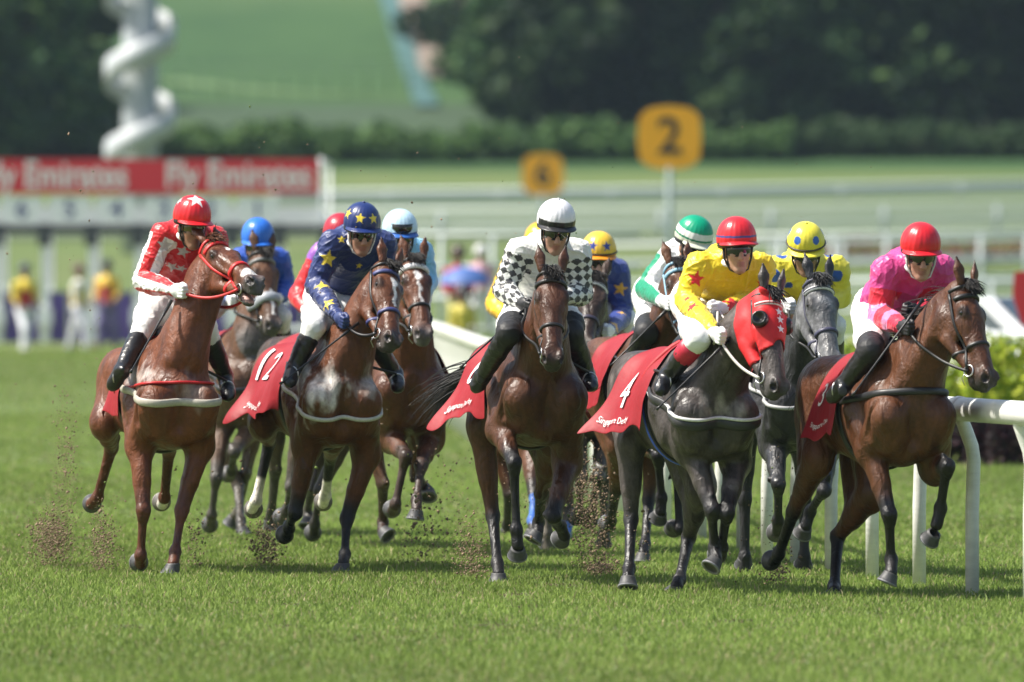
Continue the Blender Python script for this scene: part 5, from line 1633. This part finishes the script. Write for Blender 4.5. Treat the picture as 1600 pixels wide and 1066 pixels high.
tree_mesh = {}
def tree(v, x, y, z, s, rz, label, group='trees on the hillside'):
    root = empty('tree', (x, y, z), label, 'tree', group); root.rotation_euler = (0, 0, rz); root.scale = (s, s, s)
    P, F, c, mb = TREES[v]
    if v not in tree_mesh:
        a = mk('crown', P, F, M['tree_leaf'], None, False, c); b = mb.obj('trunk', BARK)
        tree_mesh[v] = (a.data, b.data); a.parent = root; b.parent = root
    else:
        for nm, d in zip(('crown', 'trunk'), tree_mesh[v]):
            o = bpy.data.objects.new(nm, d); COL.objects.link(o); o.parent = root
rs = random.Random(8)
hz = lambda x, y: gz(y) + (0 if y < 505 else (y - 505) * .018 * math.sin(x * .035 + y * .01))
k = 0
for row, (Y, x0, x1, n) in enumerate(((503, 800, 1640, 11), (520, 760, 1650, 11), (545, 745, 1660, 10), (580, 735, 1670, 9), (620, 760, 1680, 8))):
    for i in range(n):
        px = x0 + (x1 - x0) * (i + rs.uniform(.2, .8)) / n; y = Y + rs.uniform(-6, 6); x = (px - 800) / FPX * y
        tree(k % 5, x, y, hz(x, y), rs.uniform(.75, 1.15), rs.uniform(0, 6), 'dark tree in the dense wood on the right hillside, behind the yellow number signs'); k += 1
for (px, Y, s) in ((-25, 470, 1.1), (30, 482, 1.05), (85, 490, .95), (118, 505, .7), (-5, 520, 1.2), (60, 530, 1.15)):
    x = (px - 800) / FPX * Y
    tree(k % 5, x, Y, hz(x, Y), s, rs.uniform(0, 6), 'dark tree at the far left edge, beside the white spiral tower', 'trees at the left edge'); k += 1
# far hedge and shrubs at the foot of the hill
def hedge(name, x0, x1, Y, dep, h, n, size, cols, label, seed, lump=.25, zb=None, cat='hedge', group=None):
    rs_ = np.random.RandomState(seed)
    root = empty(name, ((x0 + x1) / 2, Y, (zb if zb is not None else gz(Y))), label, cat, group)
    x = rs_.uniform(x0, x1, n); d = rs_.uniform(-1, 1, n)
    hh = h * (1 + lump * (np.sin(x * 2.1 / h + seed) * .5 + np.sin(x * 4.7 / h + 2 * seed) * .35 + np.sin(x * .7 / h) * .4))
    t = rs_.uniform(0, 1, n) ** .6
    z = (zb if zb is not None else gz(Y)) + t * hh * np.sqrt(np.clip(1 - (d * .9) ** 2, 0, 1))
    C = np.stack([x, Y + d * dep / 2, z], 1)
    P, F, c = leaves(rs_, C, n, size, cols); mk('foliage', P, F, M['leaf'], root, False, c)
    mb = MB(); mb.tube([(x0 + .2, Y, (zb if zb is not None else gz(Y)) + h * .3), (x1 - .2, Y, (zb if zb is not None else gz(Y)) + h * .35)], [h * .1] * 2, 6); mb.obj('stem', BARK, root)
hedge('hedge', -26, -2, 488, 5, 1.5, 7000, .3, [(.07, .14, .035), (.10, .18, .045), (.055, .11, .035)], 'long low clipped hedge at the foot of the far hill, left stretch', 3)
hedge('hedge', -2, 12, 489, 5, 1.5, 5000, .3, [(.07, .14, .035), (.085, .16, .04), (.05, .10, .035)], 'long low clipped hedge at the foot of the far hill, behind the small sign 6', 4)
hedge('hedge', 11, 26, 491, 5, 1.4, 5000, .3, [(.035, .07, .025), (.045, .08, .025), (.03, .06, .02)], 'dark low hedge at the foot of the wood, right stretch', 6)
# near garden bushes behind the rail
cols_y = [(.36, .42, .04), (.46, .50, .05), (.26, .36, .035), (.18, .28, .03)]; cols_r = [(.035, .016, .022), (.05, .02, .028), (.025, .02, .022), (.04, .03, .03)]
for i, (px, Y, w, h) in enumerate(((1335, 112, .9, 1.05), (1430, 113, .8, 1.0), (1505, 112.5, .8, 1.08), (1560, 111, .7, 1.15), (1615, 112, .8, 1.12))):
    x = (px - 800) / FPX * Y
    hedge('bush', x - w / 2, x + w / 2, Y, .7, h, 1700, .055, cols_y, ['yellow-green bush behind the rail, between the grey horse and the last bay', 'yellow-green bush behind the neck of the bay horse by the rail', 'yellow-green bush under the muzzle of the bay horse by the rail', 'yellow-green bush in front of the white car', 'yellow-green bush at the right edge of the photo'][i], 20 + i, .2, 0, 'bush', 'bushes behind the rail')
for i, (px, Y, w, h) in enumerate(((1500, 108, .55, .5), (1548, 107.5, .5, .45), (1592, 107, .6, .55))):
    x = (px - 800) / FPX * Y
    hedge('shrub', x - w / 2, x + w / 2, Y, .5, h, 900, .05, cols_r, ['dark purple shrub behind the gooseneck post, leftmost of three', 'dark purple shrub below the yellow-green bush, middle of three', 'dark purple shrub at the right edge, last of three'][i], 30 + i, .2, 0, 'shrub', 'purple shrubs behind the rail')

# ------------------------------------------------------------------ spiral tower
def tower():
    Y = 318; x = (219 - 800) / FPX * Y; zb = gz(Y)
    root = empty('spiral_tower', (x, Y, zb), 'tall white column wrapped by a spiral band, behind the red banner', 'tower')
    m = mat('tower_white', (.42, .45, .47), .5, nscale=2, namt=.05); m2 = mat('tower_column', (.34, .37, .39), .5, nscale=2, namt=.05)
    mb = MB(); mb.tube([(x, Y, zb - .2), (x, Y, zb + 3), (x, Y, zb + 14)], [.52, .5, .46], 24); mb.obj('column', m2, root)
    mb = MB(); n = 150; pts = []
    pitch = 2.3; P, F = [], []
    for i in range(n):
        a = i * .25; z = zb + 1.2 + a / (2 * math.pi) * pitch + .35
        if z > zb + 13: break
        for (r, dz) in ((.97, -.36), (1.0, -.36), (1.0, .36), (.97, .36)):
            P.append((x + r * math.cos(a), Y + r * math.sin(a), z + dz))
    m_ = len(P) // 4
    for i in range(m_ - 1):
        for j in range(4): F.append((i * 4 + j, (i + 1) * 4 + j, (i + 1) * 4 + (j + 1) % 4, i * 4 + (j + 1) % 4))
    mk('spiral_band', P, F, m, root)
    mb = MB()
    for i in range(0, m_ - 1, 6):
        mb = MB(); q = P[i * 4]; mb.tube([(x, Y, q[2] + .3), (q[0], q[1], q[2] + .3)], .04, 6); mb.obj('bracket', m, root)
tower()

# ------------------------------------------------------------------ number signs
def signboard(px, py, Y, w, txt, label):
    c = U(px, py, Y); root = empty('number_sign', (c[0], Y, gz(Y)), label, 'sign', 'yellow furlong signs')
    h = w / 2; ch = w * .28; out = []
    corners = [(-h + ch * .75, h), (h - ch * .75, h), (h, h - ch * .6), (h, -h + ch * .6), (h - ch * .75, -h), (-h + ch * .75, -h), (-h, -h + ch * .6), (-h, h - ch * .6)]
    for i, (a, b) in enumerate(corners):
        a2, b2 = corners[(i + 1) % 8]; bulge = .03 * w
        mx, my = (a + a2) / 2, (b + b2) / 2; L = math.hypot(mx, my)
        out += [(a, b), (mx * (1 + bulge / L), my * (1 + bulge / L))]
    n = len(out)
    P = [(c[0] + a, Y - .04, c[2] + b) for a, b in out] + [(c[0] + a, Y + .04, c[2] + b) for a, b in out]
    F = [tuple(range(n))] + [tuple(range(2 * n - 1, n - 1, -1))] + [(i, i + n, (i + 1) % n + n, (i + 1) % n) for i in range(n)]
    bd = mk('board', P, F, mat('sign_yellow', (.88, .40, .015), .5, nscale=2, namt=.04), root, False)
    vs, fs = text2d(txt, .02)
    mk('number', [(c[0] + a * w * .85, Y - .046, c[2] + b * w * .85) for a, b in vs], fs, mat('sign_black', (.02, .02, .022), .5), bd, False)
    mb = MB(); mb.tube([(c[0], Y + .0, gz(Y) - .1), (c[0], Y, c[2] - h * .98)], .065, 12); mb.obj('pole', mat('sign_pole', (.17, .23, .22), .5), root)
signboard(1046, 215, 225, 1.2, '2', 'large yellow number sign reading 2 on a grey pole')
signboard(848, 273, 344, 1.2, '6', 'small distant yellow number sign reading 6')

# ------------------------------------------------------------------ starting gate
def starting_gate():
    Y = 236; s = FPX / Y
    X = lambda px: (px - 800) / s
    Z = lambda py: HC - (py - HOR) / s
    root = empty('starting_gate', (X(100), Y, 0), 'white starting gate with red lettered banner and purple stall doors', 'starting gate')
    red = mat('banner_red', (.62, .03, .045), .5, nscale=1, namt=.04); wh = mat('gate_white', (.82, .84, .85), .5); pu = mat('gate_purple', (.11, .07, .27), .6, nscale=2, namt=.12); dk = mat('gate_dark', (.06, .065, .075), .6)
    mb = MB(); mb.box((X(-140), Y - .06, Z(303)), (X(497), Y + .06, Z(249))); bn = mb.obj('banner', red, root, False)
    for cx in (372, 86):
        vs, fs = text2d('Fly Emirates', .018, 1.0)
        w = max(v[0] for v in vs) - min(v[0] for v in vs); k = (224 / s) / w
        mk('lettering', [(X(cx) + a * k, Y - .066, Z(275) + b * k * 1.25) for a, b in vs], fs, M['letter'], bn, False)
    for i, (cx, t) in enumerate(((-38, '7'), (34, '6'), (109, '5'), (182, '4'), (256, '3'), (328, '2'), (402, '1'))):
        mb = MB(); mb.box((X(cx - 32), Y - .05, Z(347)), (X(cx + 32), Y + .05, Z(308))); pn = mb.obj('number_panel', wh, root, False)
        vs, fs = text2d(t, .02); mk('number', [(X(cx) + a * .50, Y - .055, Z(328) + b * .50) for a, b in vs], fs, mat('gate_number', (.05, .05, .22), .5), pn, False)
    for i in range(-2, 7):
        cx = 70 + 73.3 * i
        mb = MB(); mb.box((X(cx - 5), Y - .1, 0), (X(cx + 5), Y + .1, Z(349))); mb.obj('post', wh, root, False)
        mb = MB(); mb.box((X(cx - 11), Y - .16, Z(384)), (X(cx + 11), Y - .02, Z(349.5))); mb.obj('post_head', dk, root, False)
        mb = MB(); mb.box((X(cx - 12), Y - .22, Z(508)), (X(cx + 12), Y - .11, Z(482))); mb.obj('pad', wh, root, False)
        mb = MB(); mb.box((X(cx - 4), Y + .12, .02), (X(cx + 4), Y + 3.2, .12)); mb.box((X(cx - 4), Y + .12, Z(460)), (X(cx + 4), Y + 3.2, Z(455)));  mb.box((X(cx - 4), Y + 3.2, 0), (X(cx + 4), Y + 3.4, Z(350))); mb.obj('stall_partition', wh, root, False)
        if i < 6:
            a = cx + 8
            for q in (0, 1):
                mb = MB(); mb.box((X(a + q * 30), Y - .03, Z(535)), (X(a + 27 + q * 30), Y + .05, Z(456))); mb.obj('stall_door', pu, root, False)
    mb = MB(); mb.box((X(-140), Y + .12, Z(366)), (X(497), Y + .3, Z(352))); mb.obj('crossbeam', dk, root, False)
    mb = MB(); mb.box((X(-140), Y + 3.2, Z(352)), (X(497), Y + 3.3, Z(322))); mb.obj('rear_beam', wh, root, False)
    mb = MB(); mb.tube([(X(502), Y, 0), (X(502), Y, Z(250))], .035, 10); mb.tube([(X(512), Y + 3, 0), (X(512), Y + 3, Z(256))], .03, 8); mb.tube([(X(502), Y, Z(250)), (X(512), Y + 3, Z(256))], .05, 8); mb.tube([(X(502), Y, Z(330)), (X(545), Y + 1.5, Z(440)), (X(560), Y + 2, 0)], .05, 8)
    mb.obj('end_frame', wh, root)
starting_gate()

# ------------------------------------------------------------------ far rails and fences
def fence(name, pts, hts, r, step, label, m, cat='fence', panel=None):
    root = empty(name, pts[0], label, cat)
    for h in hts:
        mb = MB(); mb.tube([V(*p) + V(0, 0, h) for p in pts], r, 8); mb.obj('rail', m, root)
    if panel:
        for i in range(len(pts) - 1):
            a, b = V(*pts[i]), V(*pts[i + 1])
            mb = MB(); d = V(0, .05, 0); z0, z1 = panel
            mb.add([a - d + V(0, 0, z0), b - d + V(0, 0, z0), b + d + V(0, 0, z0), a + d + V(0, 0, z0), a - d + V(0, 0, z1), b - d + V(0, 0, z1), b + d + V(0, 0, z1), a + d + V(0, 0, z1)],
                   [(0, 3, 2, 1), (4, 5, 6, 7), (0, 1, 5, 4), (1, 2, 6, 5), (2, 3, 7, 6), (3, 0, 4, 7)]); mb.obj('panel', m, root, False)
    for i in range(len(pts) - 1):
        a, b = V(*pts[i]), V(*pts[i + 1]); L = np.linalg.norm(b - a); n = max(1, int(L / step))
        for k in range(n):
            p = a + (b - a) * k / n; mb = MB(); mb.tube([p + V(0, 0, -.2), p + V(0, 0, max(hts))], r * 1.1, 8); mb.obj('post', m, root)
fw = mat('far_white', (.50, .55, .54), .5)
fence('running_rail', [(-9, 432, 3.75), (8, 432, 3.95), (26, 432, 4.3)], [.4], .08, 4, 'far white railing with solid band, crossing the whole background', fw, 'rail', (-.05, .36))
fence('running_rail', [(-9, 352, 2.35), (8, 352, 2.5), (22, 352, 2.75)], [.35, .8], .07, 3, 'second far white rail, just below the solid band', fw, 'rail')
fence('fence', [(1.6, 262, .7), (6, 262, .75), (14, 262, .9)], [.55, 1.0, 1.4], .06, 1.6, 'white post and rail fence in the background on the right', fw)
fence('fence', [(-4.4, 205, 0), (1.2, 205, 0), (3.8, 205, 0)], [.6, 1.15], .05, 1.4, 'white tube fence in the background behind the centre horses', fw)
fence('fence', [(3.9, 190, 0), (8, 190, 0), (11, 190, 0)], [.5, 1.0, 1.5], .045, 1.2, 'pale tube fence in front of the white fence on the right', fw)
fence('fence', [(-2.3, 214, 0), (.6, 214, 0), (2.4, 214, 0)], [.5, 1.1, 1.7, 2.3], .045, .95, 'tall pale tube barrier in the background behind the white-capped jockey', fw)
fence('fence', [(4.6, 243, .2), (8, 243, .25), (12, 243, .3)], [.9, 1.5, 2.1], .05, .9, 'tall pale tube barrier in the background, left of the white car', fw)
hedge('flower_bed', 8, 20, 300, 1.6, .75, 2600, .12, [(.30, .06, .05), (.2, .08, .06), (.10, .13, .04), (.25, .12, .10)], 'low bed of reddish flowers behind the white fence', 51, .2, None, 'flowers')

# ------------------------------------------------------------------ people and things far behind
def bystander(px, feet, head, Y, top, legs, capc, label, facing=0, stride=.15, sleeve=None, arms=((.05, .0), (.05, 0))):
    s = FPX / Y; zb = HC - (feet - HOR) / s; H = (feet - head) / s; k = H / 1.75
    x = (px - 800) / s; c, sn = math.cos(facing), math.sin(facing)
    def w(a, b, z): return V(x + (a * sn + b * c) * k, Y + (-a * c + b * sn) * k, zb + z * k)   # a forward, b left
    lo, hi = w(0, 0, 0) - .8 * k, w(0, 0, 1.9) + .8 * k; lo[2] = zb - .1
    root = empty('person', (x, Y, zb), label, 'person')
    S = Field(lo, hi, .02)
    hips = w(0, 0, .92); ch = w(.02, 0, 1.35); nk = w(.02, 0, 1.48); hd = w(.03, 0, 1.64)
    S.ell(hd, (.085 * k, .095 * k, .115 * k)); S.tube(nk, hd, .05 * k, .05 * k); S.tube(hips, ch, .12 * k, .14 * k, None, 1, .04)
    J = {}
    for b, st, ar in ((-1, stride, arms[0]), (1, -stride, arms[1])):
        hp, kn, an = w(0, b * .1, .9), w(st * .7 + .05, b * .11, .5), w(st, b * .12, .08)
        S.tube(hp, kn, .08 * k, .055 * k); S.tube(kn, an, .05 * k, .035 * k); S.tube(an, an + w(.16, 0, 0) - w(0, 0, 0), .035 * k, .03 * k)
        sh, el, ha = w(.02, b * .2, 1.40), w(-.02 + ar[0], b * .25, 1.12), w(.1 + ar[0] * 2, b * .22 + ar[1], .92 + ar[0])
        S.tube(ch, sh, .09 * k, .06 * k); S.tube(sh, el, .045 * k, .038 * k); S.tube(el, ha, .036 * k, .026 * k)
        S.ell(ha, (.03 * k, .03 * k, .05 * k)); 
        for f_ in range(4): S.tube(ha + V(.012 * (f_ - 1.5), 0, -.02) * k, ha + V(.014 * (f_ - 1.5), -.02, -.09) * k, .012, .01, None, 1, .008)
        J[b] = (hp, kn, an, sh, el, ha)
    P, F = S.mesh(1); mk('body', P, F, M['skin'], root, True, full(len(P), (.30, .16, .11)))
    S = Field(lo, hi, .02); S.tube(w(0, 0, .95), ch, .15 * k, .175 * k, None, 1, .04); S.tube(ch, nk, .15 * k, .07 * k, None, 1, .05)
    for b in (-1, 1):
        hp, kn, an, sh, el, ha = J[b]; S.tube(ch, sh, .12 * k, .075 * k, None, 1, .04); S.tube(sh, el, .07 * k, .058 * k)
        S.tube(el, el * .4 + ha * .6, .055 * k, .04 * k)
    P, F = S.mesh(1); nr = vnormals(P, F); P = wrinkle(P, nr, .006, 3)
    cc = full(len(P), top)
    if sleeve is not None:
        dm = np.min([seg_param(P, [J[b][3], J[b][4], J[b][5]])[0] for b in J], 0); cc[dm < .095 * k] = sleeve
        zz = P[:, 2]; cc[zz > w(0, 0, 1.30)[2]] = sleeve
    mk('shirt', P, F, M['silk'], root, True, cc)
    S = Field(lo, hi, .02); S.ell(hips, (.16 * k, .15 * k, .13 * k))
    for b in (-1, 1):
        hp, kn, an, *_ = J[b]; S.tube(hp, kn, .105 * k, .085 * k, None, 1, .03); S.tube(kn, an, .083 * k, .07 * k)
    P, F = S.mesh(1); P = wrinkle(P, vnormals(P, F), .005, 4); mk('trousers', P, F, M['silk'], root, True, full(len(P), legs))
    cm = cap_mesh(w(.03, 0, 1.655), head_axes(math.degrees(facing), 0, 0), cap_plain(capc), root, 'cap', 1, False)
bystander(38, 553, 418, 228, (.45, .03, .03), (.75, .76, .80), (.03, .04, .06), 'person in red and yellow shirt and white trousers walking past the starting gate', .5, .28, (.75, .55, .05))
bystander(122, 548, 420, 230, (.70, .50, .05), (.62, .62, .70), (.10, .04, .04), 'person in yellow shirt walking in front of the purple stall doors, middle of three', 1.2, .25, (.7, .68, .6))
bystander(168, 545, 412, 231, (.45, .06, .05), (.14, .12, .26), (.02, .03, .04), 'person in red and yellow shirt with dark trousers by the stall doors', -.4, .12, (.70, .45, .04))
bystander(715, 545, 395, 170, (.50, .02, .04), (.5, .48, .2), (.06, .04, .03), 'person in red top standing behind the blue parasol', .3, .1)
bystander(722, 590, 458, 167, (.62, .52, .08), (.05, .05, .06), (.05, .04, .04), 'person in yellow vest standing under the blue parasol', .2, .08)
bystander(752, 520, 392, 196, (.62, .35, .42), (.6, .6, .62), (.6, .6, .6), 'person in pale pink top behind the pale tube barrier', -.3, .1)
# blue parasol and crates of the course staff, centre background
def parasol(px, py, Y, w, col, label):
    c = U(px, py, Y); root = empty('parasol', (c[0], Y, 0), label, 'parasol')
    n = 24; P, F = [c + V(0, 0, w * .34)], []
    for i, (r, z) in enumerate(((.22, .30), (.42, .17), (.5, .0))):
        for j in range(n): a = 2 * math.pi * j / n; P.append(c + V(w * r * math.cos(a), w * r * math.sin(a), w * z + (.0 if i < 2 else .01 * math.cos(a * 8))))
    for j in range(n): F.append((0, 1 + j, 1 + (j + 1) % n))
    for i in range(2):
        for j in range(n): F.append((1 + i * n + j, 1 + (i + 1) * n + j, 1 + (i + 1) * n + (j + 1) % n, 1 + i * n + (j + 1) % n))
    mk('canopy', P, F, mat('parasol_cloth', col, .6), root)
    mb = MB(); mb.tube([(c[0], Y, 0), (c[0], Y, c[2] + w * .19)], .03, 8); mb.obj('pole', fw, root)
parasol(727, 444, 168, .78, (.06, .13, .36), 'blue parasol in the centre background, above the white fence')
def hill_fence():
    root = empty('fence', (-12, 548, hz(-12, 548)), 'thin dark wire fence crossing the grassy hillside left of the wood', 'fence')
    m = mat('fence_grey', (.08, .14, .08), .7); pr = None
    for i in range(15):
        x = -17 + i * 1.0; y = 548 + .4 * i; z = hz(x, y); mb = MB(); mb.tube([(x, y, z - .2), (x, y, z + 1.9)], .03, 6); mb.obj('post', m, root)
        if pr is not None:
            for h_ in (.6, 1.2, 1.8):
                mb = MB(); mb.tube([(pr[0], pr[1], pr[2] + h_), (x, y, z + h_)], .02, 4); mb.obj('wire', m, root)
        pr = (x, y, z)
hill_fence()
def marker_flag():
    Y = 120; c = U(1600, 470, Y); root = empty('marker_board', (c[0], Y, 0), 'red marker board at the right edge above the white car', 'board')
    P = [(c[0] - .1, Y, c[2] + .30), (c[0] + .3, Y, c[2] + .34), (c[0] + .3, Y, c[2] - .3), (c[0] - .02, Y, c[2] - .26), (c[0] - .12, Y, c[2] + .05)]
    P += [(a, b + .03, d) for a, b, d in P]
    mk('board', P, [(0, 1, 2, 3, 4), (9, 8, 7, 6, 5)] + [(i, i + 5, (i + 1) % 5 + 5, (i + 1) % 5) for i in range(5)], mat('marker_red', (.6, .03, .04), .5), root, False)
    mb = MB(); mb.tube([(c[0] + .12, Y + .06, 0), (c[0] + .12, Y + .06, c[2] + .2)], .025, 8); mb.obj('pole', fw, root)
marker_flag()
def car():
    Y = 137; x = (1575 - 800) / FPX * Y
    root = empty('parked_car', (x, Y, 0), 'white parked car beyond the bushes at the right edge', 'car')
    prof = [(-2.1, .35), (-2.15, .7), (-1.9, .92), (-1.2, 1.0), (-.55, 1.42), (.6, 1.47), (1.5, 1.05), (2.0, .95), (2.1, .6), (2.05, .35)]
    a = math.radians(-62)
    def w(l_, b, z): return (x + l_ * math.cos(a) - b * math.sin(a), Y + l_ * math.sin(a) + b * math.cos(a), z)
    P, F = [], []
    n = len(prof)
    for b, k in ((-.86, .97), (-.80, 1), (.80, 1), (.86, .97)):
        for l_, z in prof: P.append(w(l_ * k, b * (1 if z < 1.02 else .82), z * (1 if k == 1 or z < .5 else .985)))
    for i in range(3):
        for j in range(n): F.append((i * n + j, i * n + (j + 1) % n, (i + 1) * n + (j + 1) % n, (i + 1) * n + j))
    F += [tuple(range(n))[::-1], tuple(range(3 * n, 4 * n))]
    mk('body', P, F, mat('car_paint', (.75, .77, .80), .15, coat=.8), root, False)
    gl = mat('car_glass', (.05, .07, .09), .05, spec=.9)
    for (pts) in ([(-1.15, -.64, 1.03), (-.62, -.62, 1.385), (-.62, .62, 1.385), (-1.15, .64, 1.03)], [(1.42, -.64, 1.11), (.72, -.62, 1.45), (.72, .62, 1.45), (1.42, .64, 1.11)]):
        q = [V(*w(*p)) for p in pts]; nn = unit(np.cross(q[1] - q[0], q[3] - q[0])); nn = nn if nn[2] > 0 else -nn
        mk('windscreen', [p + nn * .012 for p in q], [(0, 1, 2, 3)], gl, root, False)
    for b in (-.88, .88):
        mk('side_window', [w(-.95, b * .83, 1.06), w(-.5, b * .80, 1.36), (w(.5, b * .80, 1.40)), w(1.2, b * .83, 1.07)], [(0, 1, 2, 3)], gl, root, False)
    for l_ in (-1.35, 1.3):
        for b in (-.82, .82):
            c0 = V(*w(l_, b, .33)); c1 = V(*w(l_, b * 1.06, .33)); mb = MB(); mb.tube([c0, c1], .32, 18); wh_ = mb.obj('wheel', M['leather'], root)
            c2 = V(*w(l_, b * 1.075, .33)); mb = MB(); mb.tube([c1, c2], .2, 14); mb.obj('rim', M['metal'], wh_)
    for b in (-.6, .6):
        mb = MB(); mb.tube([w(-2.08, b, .72), w(-2.16, b, .71)], .12, 12); mb.obj('headlight', M['metal'], root)
car()

# ------------------------------------------------------------------ turf kicked up by the hooves
def dirt():
    rs = np.random.RandomState(9); P, F, C = [], [], []
    plumes = [(80, 840, 16, 26, 1500, .010, 73), (102, 735, 11, 75, 700, .008, 74), (160, 850, 12, 34, 650, .010, 72), (190, 780, 60, 60, 60, .010, 72), (305, 850, 10, 30, 120, .012, 72.5), (415, 850, 15, 28, 600, .011, 73), (660, 835, 22, 30, 120, .014, 73), (690, 780, 30, 60, 60, .012, 73),
              (738, 865, 15, 36, 600, .010, 70.5), (925, 840, 18, 60, 700, .011, 72.0), (915, 770, 14, 40, 400, .012, 72.5), (940, 900, 12, 22, 500, .010, 71), (1000, 850, 20, 40, 60, .010, 68), (1215, 890, 12, 24, 200, .010, 68.5), (1200, 800, 30, 70, 60, .010, 68), (860, 780, 40, 40, 50, .012, 70), (760, 780, 40, 60, 50, .01, 71), (340, 330, 260, 120, 30, .012, 70), (560, 760, 200, 60, 120, .012, 74), (900, 320, 400, 120, 25, .01, 70), (150, 620, 50, 120, 60, .010, 73)]
    for (px, py, sx, sy, n, r, Y) in plumes:
        for i in range(int(n * 4)):
            q = U(px + rs.normal() * sx, py + rs.normal() * sy * .8, Y + rs.normal() * .25)
            if q[2] < .01: q[2] = rs.uniform(.01, .08)
            rr = r * .36 * rs.gamma(1.6, .42); b = len(P)
            v = rs.normal(size=(6, 3)) * .25 + np.array([(1, 0, 0), (-1, 0, 0), (0, 1, 0), (0, -1, 0), (0, 0, 1), (0, 0, -1)])
            P += list(q + v * rr)
            F += [(b + a, b + c, b + d) for a, c, d in ((0, 2, 4), (2, 1, 4), (1, 3, 4), (3, 0, 4), (2, 0, 5), (1, 2, 5), (3, 1, 5), (0, 3, 5))]
            base = np.array((.20, .145, .10) if rs.rand() < .85 else (.10, .14, .04)) * rs.uniform(.6, 1.7)
            C += [base] * 6
    o = mk('flying_turf', np.array(P), np.array(F), mat('soil', rough=.95, attr=True, spec=.1), None, False, np.array(C))
    o['kind'] = 'stuff'; o['label'] = 'clods of soil and turf kicked up behind the hooves'
dirt()

# ------------------------------------------------------------------ warm, hazy air over the course
def haze():
    mb = MB(); mb.box((-420, -5, -1.2), (420, 1000, 64))
    m = bpy.data.materials.new('hazy_air'); m.use_nodes = True; nt = m.node_tree
    nt.nodes.remove(nt.nodes['Principled BSDF'])
    v = nt.nodes.new('ShaderNodeVolumePrincipled'); v.inputs['Color'].default_value = (.62, .82, 1.0, 1); v.inputs['Density'].default_value = .00008; v.inputs['Anisotropy'].default_value = .2
    nt.links.new(v.outputs[0], nt.nodes['Material Output'].inputs['Volume'])
    o = mb.obj('haze', m, None, False); o['kind'] = 'stuff'; o['label'] = 'thin bluish haze over the far hillside'
haze()
for h in DATA: build_horse(h)
for j in JOCK: build_jockey(j)
